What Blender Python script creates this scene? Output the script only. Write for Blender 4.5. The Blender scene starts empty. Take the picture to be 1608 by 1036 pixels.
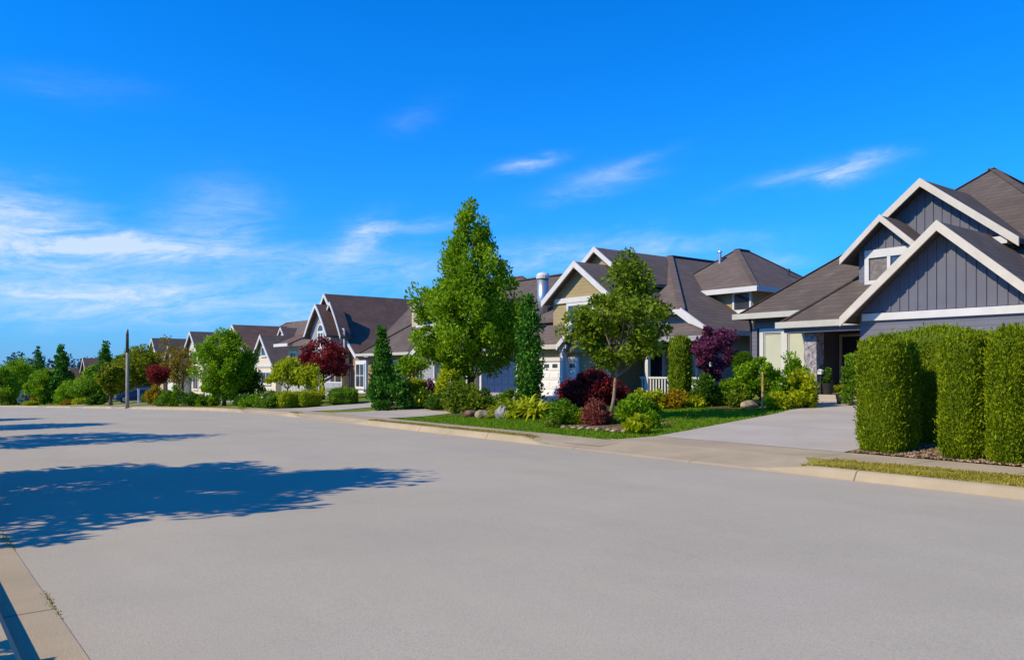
import bpy, math, random
import numpy as np
from mathutils import Vector, Matrix
R = math.radians
SC = bpy.context.scene
COL = SC.collection

# ------------------------------------------------------------------ camera
F, HZ, CX, EYE = 1250.0, 583.0, 804.0, 1.6
TH = math.atan(974 / 1250)
ST, CT = math.sin(TH), math.cos(TH)
cam = bpy.data.cameras.new('camera')
cam.sensor_width = 36; cam.lens = 36 * F / 1608; cam.shift_y = 65 / 1608
cam.clip_start = .1; cam.clip_end = 6000
camo = bpy.data.objects.new('camera', cam); COL.objects.link(camo)
camo.location = (0, 0, EYE); camo.rotation_euler = (R(90), 0, -TH)
SC.camera = camo

# ------------------------------------------------------------------ sun, sky, exposure
SUN_EL, SUN_AZ = 40.0, -76.0            # azimuth clockwise from +Y (the street runs along +Y)
sv = Vector((math.sin(R(SUN_AZ)) * math.cos(R(SUN_EL)), math.cos(R(SUN_AZ)) * math.cos(R(SUN_EL)), math.sin(R(SUN_EL))))
sl = bpy.data.lights.new('sun', 'SUN'); sl.energy = 4.8; sl.angle = R(.5); sl.color = (1, .86, .58)
so = bpy.data.objects.new('sun', sl); COL.objects.link(so); so.location = (-30, 20, 40)
so.rotation_euler = (-sv).to_track_quat('-Z', 'Y').to_euler()
SC.view_settings.view_transform = 'Standard'; SC.view_settings.look = 'None'
SC.view_settings.exposure = .08; SC.view_settings.gamma = 1

W = bpy.data.worlds.new('World'); SC.world = W; W.use_nodes = True
nt = W.node_tree; nt.nodes.clear()
class NT:
    def __init__(s, tree): s.t = tree
    def n(s, typ, **k):
        o = s.t.nodes.new(typ)
        for a, b in k.items(): setattr(o, a, b)
        return o
    def l(s, a, b): s.t.links.new(a, b)
    def m(s, op, a, b=None, c=None, clamp=False):
        o = s.n('ShaderNodeMath', operation=op, use_clamp=clamp)
        for i, v in enumerate((a, b, c)):
            if v is None: continue
            if isinstance(v, (int, float)): o.inputs[i].default_value = v
            else: s.l(v, o.inputs[i])
        return o.outputs[0]
    def mix(s, fac, a, b, blend='MIX'):
        o = s.n('ShaderNodeMix', data_type='RGBA', blend_type=blend)
        for sock, v in ((o.inputs[0], fac), (o.inputs[6], a), (o.inputs[7], b)):
            if isinstance(v, (int, float)): sock.default_value = v
            elif isinstance(v, (tuple, list)): sock.default_value = (*v[:3], 1)
            else: s.l(v, sock)
        return o.outputs[2]
    def xyz(s, x, y, z):
        o = s.n('ShaderNodeCombineXYZ')
        for i, v in enumerate((x, y, z)):
            if isinstance(v, (int, float)): o.inputs[i].default_value = v
            else: s.l(v, o.inputs[i])
        return o.outputs[0]
    def noise(s, vec, scale, detail=4, rough=.55, dist=0):
        o = s.n('ShaderNodeTexNoise'); o.inputs['Scale'].default_value = scale
        o.inputs['Detail'].default_value = detail; o.inputs['Roughness'].default_value = rough
        o.inputs['Distortion'].default_value = dist
        if vec is not None: s.l(vec, o.inputs['Vector'])
        return o.outputs[0]
    def ramp(s, fac, lo, hi, a=0., b=1.):
        o = s.n('ShaderNodeMapRange', clamp=True)
        s.l(fac, o.inputs[0])
        for i, v in enumerate((lo, hi, a, b)): o.inputs[i + 1].default_value = v
        return o.outputs[0]
w = NT(nt)
sky = w.n('ShaderNodeTexSky', sky_type='NISHITA', sun_disc=False)
sky.sun_elevation = R(SUN_EL); sky.sun_rotation = R(SUN_AZ % 360)
sky.air_density = 1.0; sky.dust_density = .35; sky.ozone_density = 3.0; sky.altitude = 100
tc = w.n('ShaderNodeTexCoord'); sp = w.n('ShaderNodeSeparateXYZ'); w.l(tc.outputs['Generated'], sp.inputs[0])
az = w.m('ARCTAN2', sp.outputs[0], sp.outputs[1])
el = w.m('ARCSINE', sp.outputs[2])
SKYC = (.004, 1.03, 2.3)
skc = w.mix(1.0, sky.outputs[0], SKYC, 'MULTIPLY')
hzf = w.m('EXPONENT', w.m('MULTIPLY', w.m('ABSOLUTE', el), -1 / R(5.5)))
skc = w.mix(w.m('MULTIPLY', hzf, .9), skc, (2.2, 4.15, 7.4))
# thin cirrus, laid out by compass direction and height above the horizon (degrees)
wn = w.noise(w.xyz(w.m('MULTIPLY', az, 5), w.m('MULTIPLY', el, 9), 2.7), 1.6, 5, .6)
azw = w.m('ADD', az, w.m('MULTIPLY', w.m('SUBTRACT', wn, .5), .10))
elw = w.m('ADD', el, w.m('MULTIPLY', w.m('SUBTRACT', wn, .5), .05))
def cl(px, py): k = (px - CX) / F; return math.degrees(TH + math.atan(k)), math.degrees(math.atan((HZ - py) / F * math.cos(math.atan(k))))
CLOUDS = [  # azimuth, elevation, half width, half height (degrees), density, tilt
    (6.0, 9.3, 4.4, 1.8, 1.0, -.10), (13.5, 8.2, 6.5, .95, 1.0, .02), (8, 7.6, 7, 1.1, .8, .03), (17.5, 10.6, 3.0, 2.0, .34, .1),
    (27.3, 9.2, 1.7, 1.2, .85, .55), (24, 8.0, 5, .7, .35, .1), (29, 7.1, 7, 1.1, .45, .05), (31, 10.3, 4, .5, .28, .05),
    (8, 4.9, 11, .8, .62, 0), (20, 4.3, 14, 1.3, .46, 0), (5, 3.6, 14, 1.2, .4, 0), (38.3, 14.2, 1.8, .42, .75, .16), (44.5, 13.4, 3.2, .8, .36, .2), (46, 14.3, 2.6, .35, .3, .3),
    (60.6, 13.2, 2.3, .62, .9, .14), (57.5, 12.9, 3.2, .4, .4, .12), (41, 8.6, 5, 1.1, .42, .1), (48, 8.4, 7, .7, .4, .08), (56.5, 7.5, 2.5, .6, .3, .05),
    (8, 17.3, 4.5, .8, .07, .05), (31, 17.5, 1.8, .8, .12, .4), (12, 6.3, 10, .7, .3, .02)]
tot = None
for a0, e0, wa, we, dn, tl in CLOUDS:
    da = w.m('SUBTRACT', azw, R(a0))
    de = w.m('SUBTRACT', w.m('SUBTRACT', elw, R(e0)), w.m('MULTIPLY', da, tl))
    q = w.m('ADD', w.m('POWER', w.m('ABSOLUTE', w.m('DIVIDE', da, R(wa))), 2), w.m('POWER', w.m('ABSOLUTE', w.m('DIVIDE', de, R(we))), 2))
    g = w.m('MULTIPLY', w.m('EXPONENT', w.m('MULTIPLY', q, -1)), dn)
    tot = g if tot is None else w.m('ADD', tot, g)
streak = w.noise(w.xyz(w.m('MULTIPLY', az, 9), w.m('SUBTRACT', w.m('MULTIPLY', el, 40), w.m('MULTIPLY', az, 2.5)), .3), 1.0, 8, .66, .9)
wisp = w.noise(w.xyz(w.m('MULTIPLY', az, 34), w.m('SUBTRACT', w.m('MULTIPLY', el, 110), w.m('MULTIPLY', az, 14)), 4.1), 1.0, 7, .68, 1.2)
dens = w.m('MULTIPLY', w.m('MULTIPLY', tot, w.ramp(streak, .32, .64, .12, 1.1)), w.ramp(wisp, .28, .68, .62, 1.2), clamp=True)
CLOUDC = (6.6, 7.8, 9.3)
skyfin = w.mix(w.m('MULTIPLY', dens, .86), skc, CLOUDC)
bg = w.n('ShaderNodeBackground'); bg.inputs[1].default_value = .10
w.l(skyfin, bg.inputs[0])
ow = w.n('ShaderNodeOutputWorld'); w.l(bg.outputs[0], ow.inputs[0])

# ------------------------------------------------------------------ terrain maths and pixel helper
def zr(Y):
    if Y < 24: return 0.0
    if Y < 40: return -.033 * (Y - 24) ** 2 / 32
    if Y < 170: return -.264 - .033 * (Y - 40)
    return -.264 - .033 * 130
def zg(X, Y):
    if X < .5: return zr(Y) + .10
    if X < 11.15: return zr(Y)
    return zr(Y) + .12 + .044 * min(max(0, X - 13.7), 15)
def ray(px): k = (px - CX) / F; return ST + CT * k, CT - ST * k
def gp(px, py):
    dx, dy = ray(px); s = (py - HZ) / F
    D = 3.0
    while D < 400 and EYE - s * D > zg(dx * D, dy * D): D *= 1.004
    return dx * D, dy * D, zg(dx * D, dy * D), D
def at(px, D): dx, dy = ray(px); return dx * D, dy * D, zg(dx * D, dy * D)
def zof(py, D): return EYE + (HZ - py) * D / F

# ------------------------------------------------------------------ materials
def lin(c): return tuple((v / 12.92 if v <= .04045 else ((v + .055) / 1.055) ** 2.4) for v in c)
def s255(r, g, b): return lin((r / 255, g / 255, b / 255))
MATS = {}
def material(name, col, rough=.7, var=.18, vscale=3.0, bump=0., bscale=40., col2=None, spec=.3, metal=0., rows=None, fine=0., stain=0.):
    m = bpy.data.materials.new(name); m.use_nodes = True; t = NT(m.node_tree); t.t.nodes.clear()
    geo = t.n('ShaderNodeNewGeometry'); pos = geo.outputs['Position']
    b = t.n('ShaderNodeBsdfPrincipled'); o = t.n('ShaderNodeOutputMaterial'); t.l(b.outputs[0], o.inputs[0])
    b.inputs['Roughness'].default_value = rough; b.inputs['Metallic'].default_value = metal; b.inputs['Specular IOR Level'].default_value = spec
    c2 = col2 or tuple(v * (1 - var * 2) for v in col)
    n1 = t.noise(pos, vscale, 5, .6)
    c = t.mix(t.ramp(n1, .3, .7), tuple(min(1, v * (1 + var * .5)) for v in col), c2)
    if fine:
        n2 = t.noise(pos, bscale * 1.7, 2, .7)
        c = t.mix(t.ramp(n2, .25, .75, 0, 1), c, t.mix(1, c, (1 - fine,) * 3, 'MULTIPLY'))
    if stain:
        n3 = t.noise(pos, .45, 4, .65, .8)
        c = t.mix(t.ramp(n3, .45, .7, 0, stain), c, tuple(v * .45 for v in col))
    h = None
    if rows:                                   # courses: lines of equal height (shingles, lap siding)
        s = t.n('ShaderNodeSeparateXYZ'); t.l(pos, s.inputs[0])
        step, amt, cell = rows
        zz = t.m('DIVIDE', s.outputs[2], step); fr = t.m('FRACT', zz); fl = t.m('FLOOR', zz)
        c = t.mix(t.ramp(fr, 0, .22, amt, 0), c, tuple(v * .35 for v in col))
        if cell:
            al = t.m('ADD', t.m('ADD', s.outputs[0], s.outputs[1]), t.m('MULTIPLY', fl, .37))
            wh = t.n('ShaderNodeTexWhiteNoise', noise_dimensions='2D'); t.l(t.xyz(t.m('FLOOR', t.m('DIVIDE', al, cell)), fl, 0), wh.inputs[0])
            c = t.mix(t.m('MULTIPLY', wh.outputs[0], .5), c, tuple(v * .5 for v in col))
        h = t.m('MULTIPLY', t.m('SUBTRACT', 1, fr), .6)
    if bump or h is not None:
        bm = t.n('ShaderNodeBump'); bm.inputs['Strength'].default_value = max(bump, .25); bm.inputs['Distance'].default_value = .02
        nb = t.noise(pos, bscale, 3, .6)
        t.l(nb if h is None else t.m('ADD', h, t.m('MULTIPLY', nb, .5)), bm.inputs['Height']); t.l(bm.outputs[0], b.inputs['Normal'])
    t.l(c, b.inputs['Base Color'])
    MATS[name] = m; return m
def leafmat(name, dark, light, trans=.3):
    m = bpy.data.materials.new(name); m.use_nodes = True; t = NT(m.node_tree); t.t.nodes.clear()
    a = t.n('ShaderNodeAttribute', attribute_name='tint')
    c = t.mix(a.outputs['Fac'], dark, light)
    b = t.n('ShaderNodeBsdfPrincipled'); b.inputs['Roughness'].default_value = .6; b.inputs['Specular IOR Level'].default_value = .15
    tr = t.n('ShaderNodeBsdfTranslucent'); t.l(c, b.inputs['Base Color']); t.l(c, tr.inputs[0])
    mx = t.n('ShaderNodeMixShader'); mx.inputs[0].default_value = trans
    t.l(b.outputs[0], mx.inputs[1]); t.l(tr.outputs[0], mx.inputs[2])
    o = t.n('ShaderNodeOutputMaterial'); t.l(mx.outputs[0], o.inputs[0])
    MATS[name] = m; return m

A = {}
A['asphalt'] = material('asphalt', (.53, .465, .345), .9, .05, .35, .25, 120, spec=.2, fine=.16, stain=.10)
def worn_road(m):
    t = NT(m.node_tree); b = [n for n in t.t.nodes if n.type == 'BSDF_PRINCIPLED'][0]; lk = b.inputs['Base Color'].links[0].from_socket
    geo = t.n('ShaderNodeNewGeometry'); p = geo.outputs['Position']; s_ = t.n('ShaderNodeSeparateXYZ'); t.l(p, s_.inputs[0])
    st = t.noise(t.xyz(s_.outputs[0], t.m('MULTIPLY', s_.outputs[1], .12), 0), .9, 5, .6, .3)            # long streaks worn by wheels
    c = t.mix(t.ramp(st, .35, .65, 0, .16), lk, (.30, .26, .23))
    pt = t.noise(p, .22, 3, .5, .5); c = t.mix(t.ramp(pt, .52, .60, 0, .13), c, (.52, .43, .40))            # large faded patches
    ag = t.n('ShaderNodeTexVoronoi', feature='F1'); ag.inputs['Scale'].default_value = 75; t.l(p, ag.inputs['Vector'])
    c = t.mix(t.ramp(ag.outputs['Distance'], .1, .75, 0, .30), c, (.17, .15, .14))                           # aggregate
    wv = t.noise(p, 1.6, 4, .6); vo = t.n('ShaderNodeTexVoronoi', feature='DISTANCE_TO_EDGE'); vo.inputs['Scale'].default_value = .17
    vm = t.n('ShaderNodeVectorMath', operation='ADD'); t.l(p, vm.inputs[0]); t.l(t.xyz(wv, t.m('MULTIPLY', wv, 1.7), 0), vm.inputs[1]); t.l(vm.outputs[0], vo.inputs['Vector'])
    gate = t.ramp(t.noise(p, .35, 2, .5), .5, .6); c = t.mix(t.m('MULTIPLY', t.ramp(vo.outputs['Distance'], .0015, .0035, .07, 0), gate), c, (.10, .09, .08))  # a few hairline cracks
    gut = t.m('MAXIMUM', t.ramp(s_.outputs[0], 10.6, 11.1, 0, .35), t.ramp(s_.outputs[0], .8, 1.15, .25, 0)); c = t.mix(t.m('MULTIPLY', gut, t.ramp(wv, .35, .6)), c, (.40, .31, .20))   # gutter dirt
    t.l(c, b.inputs['Base Color'])
worn_road(A['asphalt'])
A['concrete'] = material('concrete', (.45, .355, .235), .9, .10, .8, .2, 60, spec=.2, fine=.12, stain=.2)
A['drive'] = material('drive_concrete', (.46, .40, .335), .9, .07, .5, .2, 60, spec=.2, fine=.08, stain=.14)
A['grass'] = material('grass_ground', (.13, .21, .018), .95, .2, .9, .5, 30, col2=(.19, .185, .025), spec=.1, fine=.35)
A['drygrass'] = material('dry_grass', (.36, .30, .055), .95, .2, 1.2, .5, 40, col2=(.30, .27, .04), spec=.1, fine=.3)
A['mulch'] = material('mulch', (.20, .12, .075), .95, .3, 6, .8, 30, spec=.1, fine=.5)
A['shingle'] = material('roof_shingle', (.150, .118, .102), .9, .14, 1.3, .4, 30, spec=.2, rows=(.15, .8, .34), fine=.2, stain=.35)
A['shingle_grey'] = material('roof_shingle_grey', (.180, .138, .122), .9, .12, 1.0, .4, 30, spec=.2, rows=(.15, .75, .34), fine=.2, stain=.3)
A['shingle_red'] = material('roof_shingle_brown', (.185, .110, .088), .9, .14, 1.0, .4, 30, spec=.2, rows=(.17, .7, .34), fine=.15, stain=.2)
A['slate'] = material('slate_siding', (.135, .135, .175), .65, .06, 1.5, .05, 30, spec=.3, stain=.1)
A['slate_lap'] = material('slate_lap_siding', (.155, .155, .195), .65, .06, 1.5, .05, 30, spec=.3, rows=(.16, .55, 0))
A['tan'] = material('tan_siding', (.36, .28, .15), .75, .07, 1.5, .05, 30, rows=(.16, .4, 0))
A['beige'] = material('beige_stucco', (.52, .42, .30), .85, .08, 1.5, .15, 60)
A['cream'] = material('cream_siding', (.70, .60, .46), .75, .06, 1.5, .05, 30, rows=(.18, .35, 0))
A['greysid'] = material('grey_siding', (.34, .33, .36), .75, .07, 1.5, .05, 30, rows=(.18, .4, 0))
A['trim'] = material('cream_trim', (.62, .55, .47), .6, .06, 2.5, .05, 30, stain=.12)
A['white'] = material('white_trim', (.64, .62, .61), .55, .05, 2.5, .05, 30, stain=.1)
A['gutter'] = material('gutter_metal', (.52, .49, .43), .5, .06, 2, .02, 20)
A['stone'] = material('stone_veneer', (.55, .50, .53), .9, .35, 9, .9, 14, col2=(.10, .09, .10), fine=.4)
A['brick'] = material('brick_facing', (.42, .25, .15), .9, .2, 6, .5, 20, rows=(.09, .5, .22))
A['door'] = material('door_paint', (.025, .03, .06), .35, .05, 2, 0, 30, spec=.5)
A['shadedoor'] = material('door_blue_shade', (.018, .045, .125), .45, .06, 2, 0, 30, spec=.4)  # white door, with the blue of its shade put into the base colour
A['whitedoor'] = material('white_door_paint', (.80, .77, .74), .5, .03, 2, 0, 30, spec=.4)
A['darkwood'] = material('dark_wood', (.05, .04, .035), .7, .2, 5, .2, 20)
A['bark'] = material('bark', (.17, .12, .08), .95, .3, 8, .8, 25, spec=.1, fine=.4)
A['palebark'] = material('pale_bark', (.40, .29, .18), .95, .25, 9, .6, 25, spec=.1, fine=.3)
A['stakewood'] = material('stake_wood', (.58, .34, .12), .85, .2, 9, .3, 25)
A['rock'] = material('grey_rock', (.38, .36, .36), .9, .25, 5, .7, 12, fine=.3)
A['tanrock'] = material('tan_rock', (.48, .37, .22), .9, .25, 5, .7, 12, fine=.3)
A['redrock'] = material('red_rock', (.28, .15, .10), .9, .25, 5, .7, 12, fine=.3)
A['metal'] = material('galvanised_metal', (.55, .56, .58), .35, .06, 4, .02, 20, metal=.8)
A['darkmetal'] = material('dark_metal', (.04, .04, .045), .45, .1, 4, .05, 20)
A['polewood'] = material('pole_paint', (.30, .27, .23), .7, .15, 3, .2, 20, stain=.3)
A['glass'] = material('window_glass', (.055, .075, .10), .06, .35, 1.2, 0, 30, spec=.8)
A['blind'] = material('cream_blind', (.55, .55, .42), .35, .05, 1.2, 0, 30, spec=.5)
A['curtain'] = material('brown_curtain', (.24, .19, .15), .3, .25, 9, 0, 30, spec=.5)
A['carpaint'] = material('blue_car_paint', (.015, .035, .10), .22, .05, 2, 0, 30, spec=.6)
A['tyre'] = material('tyre_rubber', (.02, .02, .02), .9, .1, 4, 0, 30)
A['lamp'] = material('lamp_lens', (.7, .7, .72), .15, .02, 4, 0, 30, spec=.7)
A['pot'] = material('dark_pot', (.03, .03, .035), .5, .1, 4, .1, 20)
A['hill'] = material('hill_ground', (.07, .11, .05), .95, .2, .02, 0, 30)
L_ = lambda n, d, l, t=.42: leafmat(n, d, l, t)
A['leaf'] = L_('leaf_mid_green', (0.05278, 0.1326, 0.00696), (0.2262, 0.3803, 0.01218))
A['leafbright'] = L_('leaf_bright_green', (0.08483, 0.2035, 0.00522), (0.3205, 0.513, 0.01044))
A['leafmaple'] = L_('leaf_olive_green', (0.06264, 0.125, 0.005075), (0.3132, 0.4002, 0.02175))
A['leaffresh'] = L_('leaf_fresh_green', (.085, .20, .006), (.36, .53, .012))
A['leafolive'] = L_('leaf_light_olive', (.10, .135, .006), (.33, .38, .016))
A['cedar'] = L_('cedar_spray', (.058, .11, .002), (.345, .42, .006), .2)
A['leafdark'] = L_('leaf_dark_green', (0.02496, 0.08784, 0.00768), (0.1352, 0.2635, 0.01536))
A['conifer'] = L_('conifer_needle', (0.0208, 0.0976, 0.0096), (0.1144, 0.2928, 0.0192), .15)
A['leafyellow'] = L_('leaf_yellow_green', (0.174, 0.2436, 0.0058), (0.5916, 0.6264, 0.0145))
A['leafgold'] = L_('leaf_gold', (0.25, 0.15, 0.007), (0.55, 0.36, 0.014))
A['leafred'] = L_('leaf_deep_red', (0.1013, 0.0117, 0.018), (0.405, 0.0429, 0.0396))
A['leafscarlet'] = L_('leaf_scarlet', (.13, .012, .012), (.32, .035, .03))
A['leafbarberry'] = L_('leaf_barberry', (0.137, 0.0377, 0.0348), (0.5285, 0.1413, 0.087))
A['leafpurple'] = L_('leaf_purple', (0.07088, 0.0195, 0.0504), (0.3038, 0.06825, 0.153))
A['leafbrown'] = L_('leaf_olive_brown', (0.1697, 0.1238, 0.01305), (0.377, 0.2653, 0.0348))
A['leafblue'] = L_('leaf_blue_green', (0.1, 0.16, 0.17), (0.3, 0.4, 0.42))
A['leaffar'] = L_('leaf_far_blue_green', (0.02, 0.055, 0.06), (0.05, 0.1, 0.1), .1)
A['flowerwhite'] = L_('petal_white', (0.6, 0.6, 0.55), (0.8, 0.8, 0.78))
A['floweryellow'] = L_('petal_yellow', (0.87, 0.5075, 0.0145), (0.8, 0.725, 0.029))
A['blade'] = L_('grass_blade', (.08, .19, .006), (.24, .38, .012))
A['bladedry'] = L_('dry_grass_blade', (.27, .22, .025), (.52, .42, .06))
A['moss'] = L_('moss_blade', (0.1697, 0.1592, 0.01044), (0.4901, 0.3892, 0.0261))
A['chip'] = L_('bark_chip', (0.1305, 0.0725, 0.0435), (0.522, 0.348, 0.232), 0)

# ------------------------------------------------------------------ object helpers
def tag(o, label=None, cat=None, group=None, kind=None):
    if label: o['label'] = label
    if cat: o['category'] = cat
    if group: o['group'] = group
    if kind: o['kind'] = kind
    return o
def thing(name, label, cat, loc, group=None):
    o = bpy.data.objects.new(name, None); COL.objects.link(o); o.location = loc; o.empty_display_size = .3
    return tag(o, label, cat, group)
def origin(p):
    while p is not None and p.parent is not None: p = p.parent
    return Vector(p.location) if p is not None else Vector((0, 0, 0))
def link(name, me, mat, parent=None, loc=None):
    o = bpy.data.objects.new(name, me); COL.objects.link(o); me.materials.append(A[mat] if isinstance(mat, str) else mat)
    if parent is not None: o.parent = parent
    if loc is not None: o.location = loc
    return o
class MB:
    def __init__(s): s.v = []; s.f = []
    def add(s, vs, fs):
        b = len(s.v); s.v += [tuple(v) for v in vs]; s.f += [tuple(i + b for i in f) for f in fs]; return s
    def box(s, x0, x1, y0, y1, z0, z1):
        return s.add([(x0, y0, z0), (x1, y0, z0), (x1, y1, z0), (x0, y1, z0), (x0, y0, z1), (x1, y0, z1), (x1, y1, z1), (x0, y1, z1)],
                     [(0, 3, 2, 1), (4, 5, 6, 7), (0, 1, 5, 4), (1, 2, 6, 5), (2, 3, 7, 6), (3, 0, 4, 7)])
    def extr(s, yz, x0, x1):               # polygon in the (y,z) plane pushed along x
        n = len(yz); vs = [(x0, y, z) for y, z in yz] + [(x1, y, z) for y, z in yz]
        return s.add(vs, [tuple(range(n))[::-1], tuple(range(n, 2 * n))] + [(i, (i + 1) % n, (i + 1) % n + n, i + n) for i in range(n)])
    def slab(s, pts, th):                   # planar polygon given a vertical thickness downward
        n = len(pts); vs = list(pts) + [(x, y, z - th) for x, y, z in pts]
        return s.add(vs, [tuple(range(n)), tuple(range(n, 2 * n))[::-1]] + [(i, i + n, (i + 1) % n + n, (i + 1) % n) for i in range(n)])
    def tube(s, pts, rs, n=8, cap=True):
        pts = [Vector(p) for p in pts]; b = len(s.v); vs = []
        for i, p in enumerate(pts):
            d = (pts[min(i + 1, len(pts) - 1)] - pts[max(i - 1, 0)]).normalized()
            u = d.orthogonal().normalized() if abs(d.z) < .9 else Vector((1, 0, 0)); u = (u - d * u.dot(d)).normalized(); q = d.cross(u)
            for k in range(n):
                a = 2 * math.pi * k / n; vs.append(p + (u * math.cos(a) + q * math.sin(a)) * rs[i])
        fs = [(i * n + k, i * n + (k + 1) % n, (i + 1) * n + (k + 1) % n, (i + 1) * n + k) for i in range(len(pts) - 1) for k in range(n)]
        if cap: fs += [tuple(range(n))[::-1], tuple((len(pts) - 1) * n + k for k in range(n))]
        return s.add(vs, fs)
    def bar(s, p0, p1, w, h):               # rectangular bar between two points
        p0, p1 = Vector(p0), Vector(p1); d = (p1 - p0).normalized(); u = d.cross(Vector((0, 0, 1)))
        u = u.normalized() if u.length > .01 else Vector((1, 0, 0)); q = u.cross(d)
        vs = [p + u * a * w / 2 + q * c * h / 2 for p in (p0, p1) for a, c in ((-1, -1), (1, -1), (1, 1), (-1, 1))]
        return s.add(vs, [(0, 1, 2, 3), (7, 6, 5, 4), (0, 4, 5, 1), (1, 5, 6, 2), (2, 6, 7, 3), (3, 7, 4, 0)])
    def build(s, name, mat, parent=None, smooth=False, loc=None, bevel=0):
        o0 = origin(parent) if parent is not None else Vector(loc or (0, 0, 0))
        me = bpy.data.meshes.new(name); me.from_pydata([(x - o0.x, y - o0.y, z - o0.z) for x, y, z in s.v], [], s.f)
        import bmesh
        bm = bmesh.new(); bm.from_mesh(me); bmesh.ops.recalc_face_normals(bm, faces=bm.faces)
        if bevel: bmesh.ops.bevel(bm, geom=bm.edges[:], offset=bevel, segments=2, affect='EDGES', clamp_overlap=True)
        bm.to_mesh(me); bm.free()
        if smooth: me.polygons.foreach_set('use_smooth', [True] * len(me.polygons))
        return link(name, me, mat, parent, None if parent is not None else (loc or (0, 0, 0)))

# ------------------------------------------------------------------ foliage
def quadmesh(name, V, T, mat, parent=None, loc=(0, 0, 0), extra=None):
    """V: (N,4,3) leaf quads (world), T: (N,) tint; extra: (verts, quads, tint) of a solid core"""
    o0 = np.array(origin(parent) if parent is not None else loc)
    N = len(V); v = V.reshape(-1, 3); q = np.arange(N * 4).reshape(N, 4); t = T
    if extra is not None:
        ev, eq, et = extra; q = np.vstack([q, np.asarray(eq) + len(v)]); v = np.vstack([v, ev]); t = np.concatenate([T, et])
    v = (v - o0).astype(np.float32); n = len(q)
    me = bpy.data.meshes.new(name)
    me.vertices.add(len(v)); me.vertices.foreach_set('co', v.ravel())
    me.loops.add(n * 4); me.loops.foreach_set('vertex_index', q.ravel().astype(np.int32))
    me.polygons.add(n); me.polygons.foreach_set('loop_start', np.arange(0, n * 4, 4, dtype=np.int32)); me.polygons.foreach_set('loop_total', np.full(n, 4, np.int32))
    a = me.attributes.new('tint', 'FLOAT', 'FACE'); a.data.foreach_set('value', np.clip(t, 0, 1).astype(np.float32))
    me.update(calc_edges=True)
    return link(name, me, mat, parent, None if parent is not None else loc)
def unit(a): return a / np.maximum(np.linalg.norm(a, axis=-1, keepdims=True), 1e-6)
def leafquads(P, L, Wd, rg, dirs=None, spread=1.0):
    n = len(P); a = unit(rg.normal(size=(n, 3)))
    if dirs is not None: a = unit(dirs + a * spread)
    b = unit(np.cross(a, rg.normal(size=(n, 3)))); L = np.broadcast_to(L, n)[:, None]; Wd = np.broadcast_to(Wd, n)[:, None]
    return np.stack([P - a * L / 2, P + b * Wd / 2 + a * L * .08, P + a * L / 2, P - b * Wd / 2 + a * L * .08], 1)
PROF = dict(
    pyramid=[(0, .6), (.08, .92), (.25, 1), (.42, .95), (.55, .68), (.75, .42), (.92, .22), (1, .06)],
    maple=[(0, .3), (.10, .72), (.28, 1), (.5, .92), (.62, .55), (.8, .42), (.94, .28), (1, .08)],
    cone=[(0, .75), (.08, 1), (.35, .80), (.7, .45), (1, .06)],
    spire=[(0, .7), (.12, 1), (.4, .85), (.75, .55), (.92, .3), (1, .08)],
    round=[(0, .45), (.15, .82), (.4, 1), (.65, .92), (.85, .62), (1, .15)],
    dome=[(0, .92), (.2, 1), (.5, .92), (.8, .62), (1, .15)],
    broad=[(0, .55), (.12, .9), (.3, 1), (.5, .86), (.7, .6), (.88, .32), (1, .06)],
    egg=[(0, .5), (.15, .9), (.32, 1), (.55, .88), (.75, .62), (.9, .38), (1, .12)],
    column=[(0, .85), (.1, 1), (.5, .95), (.8, .7), (1, .15)],
    vase=[(0, .25), (.3, .7), (.6, 1), (.85, .85), (1, .35)],
    weep=[(0, 1), (.3, 1), (.6, .9), (.85, .6), (1, .2)])
def clumps(x, y, z0, H, Wd, prof, n, rc, rg, depth=None):
    tp = np.array(PROF[prof]); tt = np.linspace(0, 1, 60); rr = np.interp(tt, tp[:, 0], tp[:, 1]); pdf = rr ** (1.0 if prof in ('cone', 'spire') else 1.4) + .05; pdf /= pdf.sum()
    t = np.interp((np.arange(n) + rg.uniform(0, 1, n)) / n, np.cumsum(pdf), tt); rg.shuffle(t)
    r = np.interp(t, tp[:, 0], tp[:, 1]); a = rg.uniform(0, 2 * np.pi, n); rad = np.sqrt(rg.uniform(.18, 1, n)) * rg.uniform(.86, 1.08, n)
    ex = np.maximum(r * Wd / 2 - rc * .45, .02)
    ey = np.maximum(r * (depth or Wd) / 2 - rc * .45, .02)
    h = z0 + rc * .4 + t * max(H - rc * .8, .05)
    return np.stack([x + np.cos(a) * rad * ex, y + np.sin(a) * rad * ey, h], 1)
def foliage(C, rc, nl, size, rg, up=.0, spread=1.0, elong=1.7, flat=.8, center=None, droop=0.):
    n = len(C); cr = rc * rg.uniform(.6, 1.3, n); ct = rg.uniform(0, 1, n)
    idx = np.repeat(np.arange(n), nl)
    d = unit(rg.normal(size=(len(idx), 3))); rad = rg.uniform(.15, 1, len(idx)) ** .6
    P = C[idx] + d * (rad * cr[idx])[:, None] * np.array([1, 1, flat])
    dirs = d.copy()
    if center is not None: dirs = unit(P - center) * .8 + d * .5
    dirs[:, 2] += up - droop
    L = size * rg.uniform(.65, 1.35, len(idx))
    T = ct[idx] * .45 + rg.uniform(0, 1, len(idx)) * .55
    return leafquads(P, L, L / elong, rg, dirs, spread), T
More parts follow.
